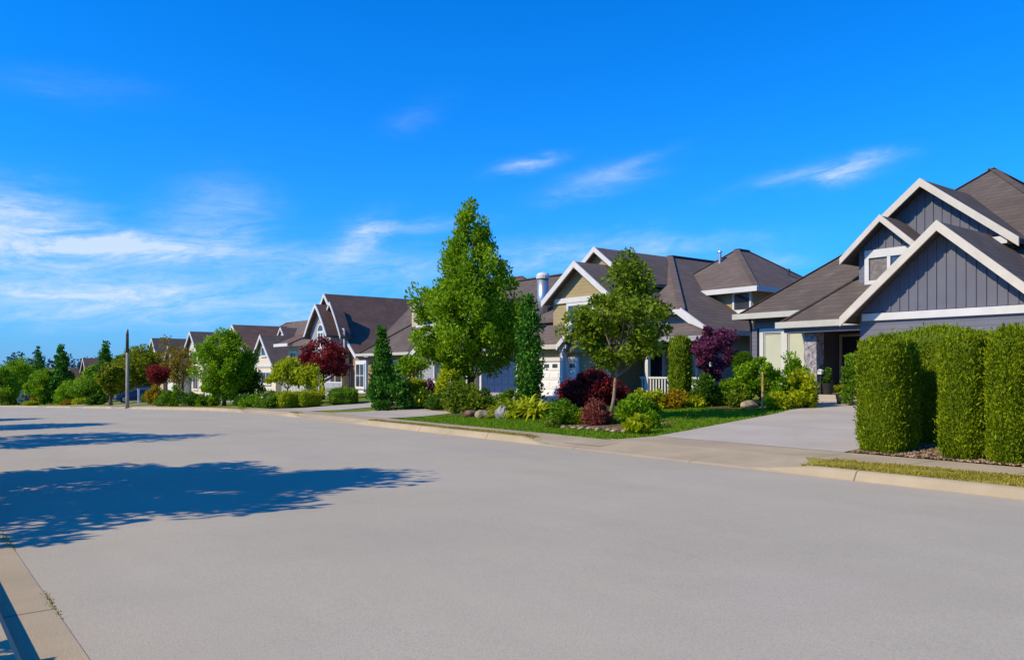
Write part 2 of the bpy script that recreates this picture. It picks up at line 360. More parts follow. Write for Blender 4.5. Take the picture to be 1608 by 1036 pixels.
def make_tree(name, label, cat, x, y, H, Wd, prof='round', bole=1.2, n=60, rc=.5, nl=120, size=.13, mat='leaf', bark='bark', tr=.09, seed=1,
              group=None, up=0., spread=1., elong=1.7, flat=.8, droop=0., z=None, limbs=14, lean=(0, 0), depth=None, crown='crown', trunk='trunk', sway=.06):
    rg = np.random.default_rng(seed); z = zg(x, y) if z is None else z
    t = thing(name, label, cat, (x, y, z), group)
    C = clumps(x, y, z + bole, H - bole, Wd, prof, n, rc, rg, depth)
    fr = np.clip((C[:, 2] - z) / H, 0, 1)[:, None]; C[:, :2] += fr * np.array(lean)
    V, T = foliage(C, rc, nl, size, rg, up, spread, elong, flat, None, droop)
    m = MB(); top = H * .86; pts = []; rs = []
    for i in range(7):
        f = i / 6; pts.append((x + lean[0] * f + rg.normal(0, sway) * f, y + lean[1] * f + rg.normal(0, sway) * f, z - .05 + top * f)); rs.append(tr * (1.25 if i == 0 else 1) * (1 - .86 * f))
    m.tube(pts, rs, 9)
    for k in rg.choice(len(C), min(limbs, len(C)), replace=False):
        c = C[k]; hb = min(max(bole * .85, (c[2] - z) * .62), top * .9); f = hb / top; j = min(int(f * 6), 5); u = f * 6 - j
        p0 = np.array(pts[j]) * (1 - u) + np.array(pts[j + 1]) * u; mid = (p0 + c) / 2 + np.array([0, 0, -.06 * H * rg.uniform(.2, .8)]) * (1 if droop <= 0 else -.5)
        r0 = tr * (1 - .86 * f) * .55; m.tube([p0, mid, c], [r0, r0 * .6, r0 * .2], 6)
    m.build(trunk, bark, t, smooth=True)
    quadmesh(crown, V, T, mat, t)
    return t
def make_shrub(name, label, cat, x, y, H, Wd, prof='dome', n=26, rc=.25, nl=90, size=.09, mat='leaf', seed=1, group=None, z=None, flower=None, fl=0, stems=5,
               up=.15, spread=1., elong=1.7, flat=.85, droop=0., depth=None, bark='bark'):
    rg = np.random.default_rng(seed); z = zg(x, y) if z is None else z
    t = thing(name, label, cat, (x, y, z), group)
    C = clumps(x, y, z, H, Wd, prof, n, rc, rg, depth)
    V, T = foliage(C, rc, nl, size, rg, up, spread, elong, flat, np.array([x, y, z]), droop)
    V[:, :, 2] = np.maximum(V[:, :, 2], z + .005)
    quadmesh('foliage', V, T, mat, t)
    m = MB()
    for k in rg.choice(len(C), min(stems, len(C)), replace=False):
        c = C[k]; r0 = max(.012, H * .014); m.tube([(x + rg.normal(0, .05), y + rg.normal(0, .05), z - .03), ((x + c[0]) / 2, (y + c[1]) / 2, z + (c[2] - z) * .55), c], [r0, r0 * .7, r0 * .3], 6)
    if stems: m.build('stem', bark, t)
    if flower:
        P = V[rg.choice(len(V), fl)].mean(1); P = P + unit(P - np.array([x, y, z])) * .06
        quadmesh('flowers', leafquads(P, .11, .1, rg), rg.uniform(0, 1, fl), flower, t)
    return t
def core(x, y, z, wx, wy, H, rg, e=3.0, nu=28, nv=12, rough=.05, rot=0., taper=0., rnd=.18):
    """solid clipped body: superellipse plan, rounded top"""
    V = []; N = []
    ph = rg.uniform(0, 6, 8)
    for j in range(nv + 1):
        t = j / nv
        hz0 = t * H; s = 1.0
        t0 = 1 - rnd
        if t > t0: s = math.sqrt(max(0, 1 - ((t - t0) / rnd) ** 2)) * .4 + .6 * (1 if t < 1 else 0); s = max(s, .02)
        if t < .1: s = .88 + 1.2 * t
        s *= 1 - taper * t
        for i in range(nu):
            a = 2 * math.pi * i / nu; ca, sa = math.cos(a), math.sin(a)
            r = (abs(ca) ** e + abs(sa) ** e) ** (-1 / e)
            w = 1 + rough * (math.sin(3 * a + ph[0] + 2 * t) * .5 + math.sin(7 * a + ph[1] - 3 * t) * .45 + math.sin(5 * t * 3 + ph[2] + 2 * a) * .4 + math.sin(11 * a + ph[3] + 2.5 * math.sin(4 * t + ph[4])) * .35)
            hz = hz0; lx, ly = ca * r * wx / 2 * s * w, sa * r * wy / 2 * s * w
            hz += rough * H * .25 * t ** 4 * math.sin(2 * a + ph[5]) * (s > .1)
            V.append((x + lx * math.cos(rot) - ly * math.sin(rot), y + lx * math.sin(rot) + ly * math.cos(rot), z + hz)); N.append((ca, sa, 0 if t < .85 else 1.2))
    V = np.array(V); Nn = unit(np.array(N, float)); Q = [(j * nu + i, j * nu + (i + 1) % nu, (j + 1) * nu + (i + 1) % nu, (j + 1) * nu + i) for j in range(nv) for i in range(nu)]
    return V, Nn, np.array(Q)
def make_clipped(name, label, cat, x, y, wx, wy, H, mat='cedar', nl=6000, size=.10, seed=1, group=None, e=3.0, rough=.05, z=None, rot=0., taper=0., up=.9, stem=True, elong=2.4, spread=.7, rnd=.18):
    rg = np.random.default_rng(seed); z = zg(x, y) if z is None else z
    t = thing(name, label, cat, (x, y, z), group)
    V, N, Q = core(x, y, z + .02, wx * .94, wy * .94, H * .975, rg, e, rough=rough, rot=rot, taper=taper, rnd=rnd, nu=36, nv=18)
    ar = np.linalg.norm(np.cross(V[Q[:, 1]] - V[Q[:, 0]], V[Q[:, 3]] - V[Q[:, 0]]), axis=1) + 1e-6
    k = rg.choice(len(Q), nl, p=ar / ar.sum()); u, v = rg.uniform(0, 1, (2, nl, 1))
    P = (V[Q[k, 0]] * (1 - u) + V[Q[k, 1]] * u) * (1 - v) + (V[Q[k, 3]] * (1 - u) + V[Q[k, 2]] * u) * v; NN = N[Q[k, 0]]
    P = P + NN * (rg.uniform(-.05, .03, (nl, 1)) + rg.exponential(.018, (nl, 1)))
    ph = rg.uniform(0, 6, 4); lump = np.sin(P[:, 2] * 7 + ph[0] + np.sin(P[:, 1] * 9)) * .5 + np.sin((P[:, 0] + P[:, 1]) * 11 + ph[1] + P[:, 2] * 3) * .5
    dirs = NN * .7 + np.array([0, 0, up]); L = size * rg.uniform(.6, 1.4, nl)
    T = .45 + .17 * lump + rg.normal(0, .13, nl)
    if wx > .6:
        ks = rg.choice(nl, nl // 60); P[ks] += NN[ks] * rg.uniform(.02, .07, (len(ks), 1)) + np.array([0, 0, .03]); L[ks] *= 1.5
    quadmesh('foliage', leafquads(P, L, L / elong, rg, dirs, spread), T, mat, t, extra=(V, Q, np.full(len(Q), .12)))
    if stem: MB().tube([(x, y, z - .05), (x, y, z + H * .5)], [.05, .03], 7).build('stem', 'bark', t)
    return t
def make_blades(name, label, cat, x, y, n, L, wd, mat, seed=1, droop=1.0, z=None, r0=.08, group=None, updir=1.0):
    rg = np.random.default_rng(seed); z = zg(x, y) if z is None else z
    a = rg.uniform(0, 2 * np.pi, n); ln = L * rg.uniform(.6, 1.15, n); el = rg.uniform(.5, 1.25, n) * updir
    d = np.stack([np.cos(a), np.sin(a), np.zeros(n)], 1); side = np.stack([-np.sin(a), np.cos(a), np.zeros(n)], 1)
    base = np.array([x, y, z]) + d * rg.uniform(0, r0, (n, 1)); Vs = []; Ts = []; tt = rg.uniform(0, 1, n)
    pr = [base]; 
    for i in range(1, 5):
        s = i / 4; pr.append(base + d * (np.cos(el) * ln * s)[:, None] + np.array([0, 0, 1]) * (np.sin(el) * ln * s - droop * ln * .5 * s * s)[:, None])
    wds = [.5, 1, .9, .55, .05]
    for i in range(4):
        Vs.append(np.stack([pr[i] - side * wd * wds[i] / 2, pr[i] + side * wd * wds[i] / 2, pr[i + 1] + side * wd * wds[i + 1] / 2, pr[i + 1] - side * wd * wds[i + 1] / 2], 1)); Ts.append(tt)
    o = quadmesh(name, np.vstack(Vs), np.concatenate(Ts), mat, None, (x, y, z))
    return tag(o, label, cat, group)
def make_rock(name, label, x, y, wx, wy, H, mat, seed, z=None, group=None):
    rg = np.random.default_rng(seed); z = zg(x, y) if z is None else z; import bmesh
    bm = bmesh.new(); bmesh.ops.create_icosphere(bm, subdivisions=3, radius=1); ph = rg.uniform(0, 6, 6)
    pl = [(Vector(unit(rg.normal(size=3))), rg.uniform(.62, .9)) for _ in range(7)]
    for v in bm.verts:
        c = v.co.copy()
        for nn, dd in pl:
            q = c.dot(nn)
            if q > dd: c -= nn * (q - dd) * .85
        c *= 1 + .06 * math.sin(4 * c.x + ph[0]) + .05 * math.sin(6 * c.y + ph[1])
        v.co = (c.x * wx / 2, c.y * wy / 2, c.z * H * .62 + H * .36)
    me = bpy.data.meshes.new(name); bm.to_mesh(me); bm.free(); me.polygons.foreach_set('use_smooth', [True] * len(me.polygons))
    return tag(link(name, me, mat, None, (x, y, z)), label, 'rock', group)

# ------------------------------------------------------------------ setting: ground, road, kerbs, pavement, driveways
def grid_sheet(name, xs, ys, zf, mat, kind='structure'):
    V = [(x, y, zf(x, y)) for y in ys for x in xs]; n = len(xs)
    Fc = [(j * n + i, j * n + i + 1, (j + 1) * n + i + 1, (j + 1) * n + i) for j in range(len(ys) - 1) for i in range(n - 1)]
    me = bpy.data.meshes.new(name); me.from_pydata(V, [], Fc); me.polygons.foreach_set('use_smooth', [True] * len(me.polygons))
    return tag(link(name, me, mat), kind=kind)
YS = [-300, -100, -40] + [-20 + 2 * i for i in range(25)] + [30 + 2 * i for i in range(75)] + [190, 220, 300, 500, 900, 1600]
def ground_z(x, y):
    if x < .42: return zr(y) + .09
    if x < 12.29: return zr(y) - .10
    return zg(x, y) - .012 if x < 60 else zg(x, y) - (x - 60) * .004
grid_sheet('ground', [-1200, -400, -100, -30, -8, -2, 0, .33, .43, 11.2, 12.28, 12.30, 13.7, 15, 18, 22, 26, 28.7, 34, 60, 150, 500, 1400], YS, ground_z, 'grass')
YR = [-40 + 2 * i for i in range(106)]
grid_sheet('road', [.80, 2, 4, 6, 8, 10, 11.12], YR, lambda x, y: zr(y) + .03 * math.sin(math.pi * (x - .8) / 10.3), 'asphalt')
DR = [(7.75, 13.2), (22.2, 26.3), (28.2, 31.8), (51, 56), (66, 71), (84, 89)]       # where driveways cross the kerb
def drop(y):
    for a, b in DR:
        d = min(y - a, b - y)
        if d > -.8: return min(1, max(0, (d + .8) / .8))
    return 0.
def kerb(name, x0, x1, y0, y1, step, right):
    m = MB(); n = int((y1 - y0) / step); ring = 5
    for j in range(n + 1):
        y = y0 + j * step; h = .14 * (1 - .8 * drop(y)) if right else .11; z = zr(y)
        s = 1 if right else -1; xa, xb = (x0, x1) if right else (x1, x0)
        for dx, dz in ((0, -.1), (0, .008), (.07, h * .85), (.11, h), (xb - xa if right else xa - xb, h)):
            m.v.append((xa + s * dx, y, z + dz))
    for j in range(n):
        for i in range(ring - 1): m.f.append((j * ring + i, j * ring + i + 1, (j + 1) * ring + i + 1, (j + 1) * ring + i))
    return tag(m.build(name, 'concrete_kerb'), kind='structure')
def jointed(name, src, step, axis):
    m = A[src].copy(); m.name = name; t = NT(m.node_tree); b = [n for n in t.t.nodes if n.type == 'BSDF_PRINCIPLED'][0]
    lk = b.inputs['Base Color'].links[0].from_socket; geo = t.n('ShaderNodeNewGeometry'); s = t.n('ShaderNodeSeparateXYZ'); t.l(geo.outputs['Position'], s.inputs[0])
    fr = t.m('FRACT', t.m('DIVIDE', s.outputs[axis], step)); t.l(t.mix(t.m('MULTIPLY', t.m('LESS_THAN', fr, .022 / step), .75), lk, (.07, .06, .05)), b.inputs['Base Color']); A[name] = m
jointed('drive_joint', 'drive', 3.4, 0); jointed('concrete_kerb', 'concrete', 3.05, 1); jointed('concrete_walk', 'concrete', 1.52, 1)
kerb('kerb', 11.1, 11.3, -30, 170, .4, True)
m = MB(); yl = [-30 + 2. * i for i in range(101)]
for y in yl: m.v += [(.865, y, zr(y) + .006), (.545, y, zr(y) + .004), (.535, y, zr(y) + .10), (.50, y, zr(y) + .135), (.32, y, zr(y) + .14), (.31, y, zr(y) + .0)]
m.f = [(6 * j + k, 6 * j + k + 1, 6 * j + k + 7, 6 * j + k + 6) for j in range(100) for k in range(5)]
tag(m.build('roadside_kerb', 'concrete_kerb'), kind='structure')
YW = [-30 + 1 * i for i in range(201)]
def dip(x, y):
    return .095 * drop(y) * (12.46 - x) / 1.2 if abs(y - 10) < 4.5 else .09 * drop(y) * max(0, (11.58 - x) / .3)
edges = [-30] + [v for a, b in DR for v in (a, b)] + [170]
for a, b in zip(edges[::2], edges[1::2]):
    m = MB(); n = max(8, int((b - a) * 2)); ends = (a > -30, b < 170)
    for j in range(n + 1):
        t_ = j / n; y = a + (b - a) * t_; xo, xm = (12.47, 11.9) if b < 9 else (11.575, 11.43)
        yi = y
        m.v += [(11.29, min(max(y, a + .75 if ends[0] else a), b - .75 if ends[1] else b), zg(11.3, y) + .012 - dip(11.29, y)), (xm, min(max(y, a + .35 if ends[0] else a), b - .35 if ends[1] else b), zg(11.3, y) + .03 - dip(xm, y)), (xo, y, zg(12.4, y) + .002 - dip(xo, y))]
    m.f = [(3 * j + k, 3 * j + k + 1, 3 * j + k + 4, 3 * j + k + 3) for j in range(n) for k in range(2)]
    tag(m.build('verge', 'drygrass', smooth=True), kind='structure')
grid_sheet('pavement', [12.45, 13.1, 13.72], [-30 + 2 * i for i in range(19)] + [7.75], lambda x, y: zg(x, y) + .004, 'concrete_walk')
grid_sheet('pavement', [12.463, 13.1, 13.72], [7.751, 9, 10, 11, 12.3], lambda x, y: zg(x, y) + .004, 'concrete')
grid_sheet('pavement', [11.56, 12.0, 12.34], [11.9, 12.301, 12.6, 12.9, 13.2] + YW[44:], lambda x, y: zg(x, y) + .004 - (.095 * drop(y) * (12.46 - x) / 1.2 if y < 14 else 0), 'concrete_walk')
grid_sheet('footpath', [-3.2, -1.6], YW, lambda x, y: zr(y) + .07, 'concrete_walk')
for (a, b) in DR:                                             # aprons between kerb and pavement
    ys = [a - .9 + (b - a + 1.8) * i / 12 for i in range(13)]
    m = MB()
    for y in ys:
        fl = 0
        m.v += [(11.25, y, zr(y) + .14 * (1 - .8 * drop(y)) - .012), (12.46 if a < 9 else 11.58, min(max(y, a), b), zg(12.4, y) + .006)]
    m.f = [(2 * i, 2 * i + 1, 2 * i + 3, 2 * i + 2) for i in range(12)]
    tag(m.build('driveway_apron', 'concrete'), kind='structure')
def drive(name, rows):                                        # rows: (X, Yright, Yleft)
    rows = list(rows)
    if rows[0][0] < 13.6:
        (xa, a0, a1), (xb, b0, b1) = rows[:2]; f = (13.7 - xa) / (xb - xa); rows.insert(1, (13.7, a0 + (b0 - a0) * f, a1 + (b1 - a1) * f))
    m = MB(); N = 8
    for X, y0, y1 in rows:
        for i in range(N + 1): y = y0 + (y1 - y0) * i / N; m.v.append((X, y, zg(X, y) + .008))
    m.f = [(j * (N + 1) + i, (j + 1) * (N + 1) + i, (j + 1) * (N + 1) + i + 1, j * (N + 1) + i + 1) for j in range(len(rows) - 1) for i in range(N)]
    return tag(m.build(name, 'drive_joint'), kind='structure')
drive('driveway', [(13.72, 7.75, 12.3), (15, 7.75, 12.45), (17, 7.75, 12.8), (20, 7.8, 13.3), (22, 7.85, 13.9), (24, 7.9, 15.0)])
m = MB(); 
for X, a, b in ((24.0, 13.15, 15.0), (25.6, 13.15, 15.3)): m.v += [(X, a, zg(X, a) + .012), (X, b, zg(X, b) + .012)]
m.f = [(0, 1, 3, 2)]; tag(m.build('path', 'drive'), kind='structure')
drive('driveway', [(12.3, 22.2, 26.3), (18, 22.9, 27.0), (24.2, 24.0, 28.4)])
drive('driveway', [(12.3, 28.2, 31.8), (18, 29.0, 32.2), (25, 30.6, 34.6)])
for a, b in DR[3:]: drive('driveway', [(12.3, a, b), (27, a, b)])
# planting beds
def bed(pts, mat='mulch', lift=.014):
    m = MB(); n = len(pts); m.v = [(x, y, zg(x, y) + lift) for x, y in pts]; cx = sum(p[0] for p in pts) / n; cy = sum(p[1] for p in pts) / n
    m.v.append((cx, cy, zg(cx, cy) + lift + .05)); m.f = [(i, (i + 1) % n, n) for i in range(n)]
    return tag(m.build('planting_bed', mat), kind='structure')
def blob(cx, cy, rx, ry, n=26, seed=1, rot=0):
    rg = random.Random(seed); ph = rg.uniform(0, 6)
    return [(cx + rx * (1 + .08 * math.sin(3 * a + ph)) * math.cos(a) * math.cos(rot) - ry * math.sin(a) * math.sin(rot), cy + rx * math.cos(a) * math.sin(rot) + ry * (1 + .08 * math.sin(4 * a + ph)) * math.sin(a) * math.cos(rot)) for a in [2 * math.pi * i / n for i in range(n)]]
tag(bed([(13.75, -6), (15.6, -6), (15.6, 7.7), (13.85, 7.7)]), kind='structure')

# ------------------------------------------------------------------ house kit
def rprof(s, za, zf, flare): return za - (za - zf) * (s + flare * s * (1 - s))
def gable(h, xf, xb, yc, l, r, zf, za, z0, wall, roof, trim, oh=.4, flare=0., so=.35, bw=.26, th=.16, battens=None, seg=1, walls=True, zfl=None):
    """gable end facing the street (-X): barge boards, roof, wall; l/r = reach to +Y / -Y feet"""
    n = seg if flare == 0 else 7; zfl = zf if zfl is None else zfl
    Lp = [(yc + l * (1 - i / n), rprof(1 - i / n, za, zfl, flare)) for i in range(n)]; Rp = [(yc - r * i / n, rprof(i / n, za, zf, flare)) for i in range(1, n + 1)]
    top = Lp + [(yc, za)] + Rp
    MB().extr(top + [(y, z - th) for y, z in top[::-1]], xf + .03, xb).build('roof', roof, h)
    MB().extr([(y, z + .03) for y, z in top] + [(y, z - bw) for y, z in top[::-1]], xf - .04, xf + .028).build('barge_board', trim, h)
    if walls:
        yl, yr = yc + l - so, yc - r + so
        def zt(y): s = (y - yc) / l if y > yc else (yc - y) / r; return rprof(s, za, zfl if y > yc else zf, flare) - th - .01
        ys = [yl - (yl - yr) * i / 16 for i in range(17)]
        if yc not in ys: ys = sorted(ys + [yc], reverse=True)
        MB().extr([(yl, z0)] + [(y, zt(y)) for y in ys] + [(yr, z0)], xf + oh, xb - .05).build('wall', wall, h)
        if battens:
            zb, mat, step = battens; m = MB(); ys2 = [y for y in ys if zt(y) > zb + .02]
            yA = yl; yB = yr
            if zt(yl) < zb: yA = yc + l * (za - th - zb) / (za - zfl); yB = yc - r * (za - th - zb) / (za - zf); yA = min(yA, yl); yB = max(yB, yr)
            pts = [(yA, zb)] + [(y, zt(y)) for y in ys2 if yB < y < yA] + [(yB, zb)]
            m.extr(pts, xf + oh - .03, xf + oh + .02)
            y = yA - step * .6
            while y > yB:
                if zt(y) - zb > .08: m.box(xf + oh - .062, xf + oh - .028, y - .03, y + .03, zb, zt(y) - .03)
                y -= step
            m.build('gable_siding', mat, h)
def hip(h, x0, x1, y0, y1, z, p0, p1, roof, trim=None, th=.14, fas=.2, caps=True, soffit=True):
    """hip roof: eave rectangle, ridge p0 (front/low y) to p1; p0 = p1 for a pyramid"""
    c = [(x0, y0, z), (x1, y0, z), (x1, y1, z), (x0, y1, z)]
    m = MB(); P = p0 == p1; alongx = abs(p1[0] - p0[0]) > abs(p1[1] - p0[1])
    if P: tops = [(c[i], c[(i + 1) % 4], p0) for i in range(4)]
    elif alongx: tops = [(c[0], c[1], p1, p0), (c[1], c[2], p1), (c[2], c[3], p0, p1), (c[3], c[0], p0)]
    else: tops = [(c[0], c[1], p0), (c[1], c[2], p1, p0), (c[2], c[3], p1), (c[3], c[0], p0, p1)]
    for t in tops: m.add(t, [tuple(range(len(t)))])
    m.add(c, [(3, 2, 1, 0)])
    if caps:
        near = lambda q: p0 if (Vector(q) - Vector(p0)).length <= (Vector(q) - Vector(p1)).length else p1
        for q in c: m.bar(q, near(q), .26, .02)
        if not P: m.bar(p0, p1, .24, .06)
    m.build('roof', roof, h)
    if trim:
        g = MB(); e = .03
        g.box(x0 - .11, x0 - e, y0 - .1, y1 + .1, z - fas + .03, z + .035); g.box(x0 - .02, x1 + .02, y0 - .11, y0 - e, z - fas + .03, z + .035); g.box(x0 - .02, x1 + .02, y1 + e, y1 + .11, z - fas + .03, z + .035)
        g.build('gutter', trim, h)
    if soffit: MB().box(x0, x1, y0, y1, z - .06, z - .012).build('soffit', 'white', h)
def window(h, x, y0, y1, z0, z1, trim='white', fw=.1, div=1, rows=1, pane='glass', arch=False, proud=.06, head=0, name='window'):
    """window in a wall facing -X; y0<y1"""
    m = MB(); xa, xb = x - proud, x + .02
    m.box(xa, xb, y0, y1, z0 - .02, z0 + fw); m.box(xa, xb, y0, y0 + fw, z0 + fw, z1 - fw); m.box(xa, xb, y1 - fw, y1, z0 + fw, z1 - fw); m.box(xa, xb, y0, y1, z1 - fw, z1 + head)
    for i in range(1, div): yy = y0 + (y1 - y0) * i / div; m.box(xa + .008, xb, yy - fw * .38, yy + fw * .38, z0 + fw, z1 - fw)
    for i in range(1, rows): zz = z0 + (z1 - z0) * i / rows; m.box(xa + .012, xb, y0 + fw, y1 - fw, zz - fw * .25, zz + fw * .25)
    if arch:
        n = 10; r = (y1 - y0) / 2; yc = (y0 + y1) / 2; ps = [(yc + r * math.cos(math.pi * i / n), z1 + head + .002 + r * math.sin(math.pi * i / n)) for i in range(n + 1)]
        m.extr(ps + [(yc + (y - yc) * .78, z1 + head + .002 + (z - z1 - head) * .78) for y, z in ps[::-1]], xa, xb)
    f = m.build(name, trim, h)
    MB().box(x - .025, x + .015, y0 + fw, y1 - fw, z0 + fw, z1 - fw).build('pane', pane, f)
    MB().box(xa - .05, xb, y0 - .04, y1 + .04, z0 - .07, z0 - .022).build('sill', trim, f)
    if arch: MB().extr([(yc + (y - yc) * .78, z1 + head + .003 + (z - z1 - head) * .78) for y, z in ps], x - .025, x + .015).build('pane', pane, f)
    return f
def garage_door(h, x, y0, y1, z0, z1, mat='whitedoor', trim='white', lites=4):
    m = MB(); n = 4; hh = (z1 - z0) / n; k = max(3, round((y1 - y0) / .6))
    for i in range(n):
        m.box(x - .02, x + .03, y0, y1, z0 + i * hh + .008, z0 + (i + 1) * hh - .008)
        if i < n - 1 or not lites:
            for j in range(k): a = y0 + (y1 - y0) * (j + .12) / k; b = y0 + (y1 - y0) * (j + .88) / k; m.box(x - .035, x - .018, a, b, z0 + i * hh + .09, z0 + (i + 1) * hh - .09)
    d = m.build('garage_door', mat, h)
    for j in range(lites):
        a = y0 + (y1 - y0) * (j + .2) / lites; b = y0 + (y1 - y0) * (j + .8) / lites
        MB().box(x - .032, x - .015, a, b, z0 + 3 * hh + .12, z1 - .12).build('pane', 'glass', d)
    f = MB(); w_ = .16; f.box(x - .07, x + .05, y0 - w_, y0 - .004, z0, z1 + w_); f.box(x - .07, x + .05, y1 + .004, y1 + w_, z0, z1 + w_); f.box(x - .07, x + .05, y0 - .004, y1 + .004, z1 + .004, z1 + w_)
    f.build('frame', trim, d); return d
def front_door(h, x, y0, y1, z0, z1, mat='door', trim='white', fw=.1, transom=0):
    m = MB().box(x - .02, x + .03, y0, y1, z0, z1)
    for a, b in ((.08, .48), (.56, .92)):
        for c, d in ((.14, .46), (.54, .86)): m.box(x - .032, x - .018, y0 + (y1 - y0) * c, y0 + (y1 - y0) * d, z0 + (z1 - z0) * a, z0 + (z1 - z0) * b)
    D = m.build('door', mat, h)
    f = MB(); f.box(x - .08, x + .04, y0 - fw, y0 - .004, z0, z1 + fw); f.box(x - .08, x + .04, y1 + .004, y1 + fw, z0, z1 + fw); f.box(x - .08, x + .04, y0 - .004, y1 + .004, z1 + .004, z1 + fw); f.build('frame', trim, D)
    MB().tube([(x - .07, y0 + .09, z0 + 1.0), (x - .02, y0 + .09, z0 + 1.0)], [.03, .02], 8).build('handle', 'metal', D)
    return D
def post(h, x, y, z0, z1, w_, mat, name='post', base=0):
    m = MB().box(x - w_ / 2, x + w_ / 2, y - w_ / 2, y + w_ / 2, z0, z1)
    if base: m.box(x - w_ * .7, x + w_ * .7, y - w_ * .7, y + w_ * .7, z0, z0 + base); m.box(x - w_ * .65, x + w_ * .65, y - w_ * .65, y + w_ * .65, z1 - .14, z1 - .003)
    return m.build(name, mat, h)
def vent(h, x, y, z, s=.12, hh=.35, mat='darkmetal'):
    MB().tube([(x, y, z - .2), (x, y, z + hh)], [s / 2, s / 2], 8).tube([(x, y, z + hh - .06), (x, y, z + hh + .03)], [s * .8, s * .5], 8).build('roof_vent', mat, h)

# ------------------------------------------------------------------ slate-blue house on the right
h = thing('slate_house', 'slate blue house with three cream-trimmed gables behind the tall clipped cedar hedge', 'house', (31, 12, .7))
pk = (32.1, 12.3, 9.1)
hip(h, 25.6, 38.6, 5.75, 18.85, 3.75, pk, pk, 'shingle', 'gutter')
MB().box(28.3, 38, 6.3, 18.3, .55, 3.68).build('wall', 'slate', h)
# bay with the tall blinds
MB().box(26.15, 28.29, 16.15, 18.4, .5, 3.675).build('wall', 'slate', h)
f = MB(); xw = 26.15; y0, y1, z0, z1 = 16.12, 18.12, 1.15, 3.22
f.box(xw - .09, xw - .002, y0, y1, z1 - .16, z1); f.box(xw - .09, xw - .002, y0, y1, z0, z0 + .14); f.box(xw - .088, xw - .002, y0 + .0, y0 + .12, z0 + .14, z1 - .16); f.box(xw - .088, xw - .002, y1 - .16, y1, z0 + .14, z1 - .16); f.box(xw - .095, xw - .002, 16.93, 17.17, z0 + .14, z1 - .16)
wf = f.build('window', 'white', h)
for a, b in ((16.24, 16.93), (17.17, 17.96)):
    MB().box(xw - .02, xw - .003, a, b, z0 + .14, z1 - .16).build('blind', 'blind', wf)
    g = MB(); g.box(xw - .05, xw - .021, a, a + .045, z0 + .14, z1 - .16); g.box(xw - .05, xw - .021, b - .045, b, z0 + .14, z1 - .16); g.box(xw - .05, xw - .021, a + .045, b - .045, z1 - .215, z1 - .16); g.build('sash', 'gutter', wf)
MB().box(xw - .12, xw - .001, 16.0, 18.35, 3.23, 3.44).build('frieze_board', 'slate_lap', h)
MB().box(26.02, 26.14, 18.2, 18.42, .5, 3.22).build('corner_board', 'slate_lap', h)
MB().tube([(26.05, 18.55, 3.6), (26.08, 18.5, 3.3), (26.08, 18.5, .6)], [.05, .05, .05], 7).build('downspout', 'darkmetal', h)
# porch roof, pillar, recess, door
m = MB(); m.slab([(24.85, 16.45, 3.3), (24.85, 13.0, 3.3), (29.2, 13.0, 6.88), (29.2, 12.3, 6.88)], .1); m.slab([(24.85, 16.45, 3.3), (29.2, 12.3, 6.88), (29.2, 16.45, 3.3)], .1)
m.bar((24.85, 16.45, 3.32), (29.0, 12.5, 6.72), .2, .05); m.build('porch_roof', 'shingle', h)
MB().box(24.73, 24.84, 12.95, 16.55, 3.12, 3.335).build('gutter', 'gutter', h)
MB().box(24.86, 26.1, 13.2, 16.4, 3.1, 3.18).build('soffit', 'white', h)
post(h, 25.5, 15.5, .55, 2.98, .46, 'stone', 'stone_pillar'); post(h, 25.5, 15.5, 2.985, 3.09, .36, 'slate', 'pillar_cap')
MB().box(24.9, 25.3, 13.1, 16.3, 2.95, 3.1).build('porch_beam', 'slate', h)
MB().box(25.3, 28.29, 13.15, 16.14, .5, .80).build('porch_floor', 'drive', h)
MB().box(24.8, 25.29, 13.15, 15.25, .5, .68).build('step', 'drive', h)
front_door(h, 28.26, 15.12, 16.0, .80, 2.9, 'door', 'gutter', .09)
window(h, 28.28, 14.1, 14.95, 1.0, 2.9, 'white', .07, 1, 3, 'glass')
# garage wing
gable(h, 23.6, 30.5, 10.5, 2.95, 2.95, 3.28, 5.9, .4, 'slate_lap', 'shingle', 'trim', .58, battens=(3.42, 'slate', .27), bw=.27)
MB().box(24.09, 24.17, 8.0, 13.0, 3.18, 3.40).build('band_board', 'white', h)
garage_door(h, 24.17, 8.6, 12.4, .5, 2.4, 'whitedoor', 'trim', 4)
# small window gable
gable(h, 26.0, 29.6, 13.4, 1.42, 1.42, 5.50, 6.80, 3.9, 'slate_lap', 'shingle', 'trim', .5, battens=(5.72, 'slate', .26), so=.42, bw=.2)
window(h, 26.49, 12.48, 14.15, 4.55, 5.62, 'white', .15, 2, 1, 'curtain', head=.12, proud=.09)
MB().box(26.455, 26.464, 12.66, 13.24, 4.7, 5.47).build('pane', 'glass', h)
# tall rear gable
gable(h, 27.0, 31.5, 12.55, 1.75, 2.95, 5.65, 8.0, 4.6, 'slate', 'shingle', 'trim', .55, zfl=6.60, battens=(5.3, 'slate', .28), bw=.25)
MB().box(27.05, 27.5, 9.95, 10.95, 5.55, 5.78).build('eave_return', 'white', h)
vent(h, 34.5, 11.2, 8.2)

# ------------------------------------------------------------------ tan house in the middle
h = thing('tan_house', 'tan house with white garage door and grey-brown roofs, behind the slim street tree', 'house', (31, 25, .65))
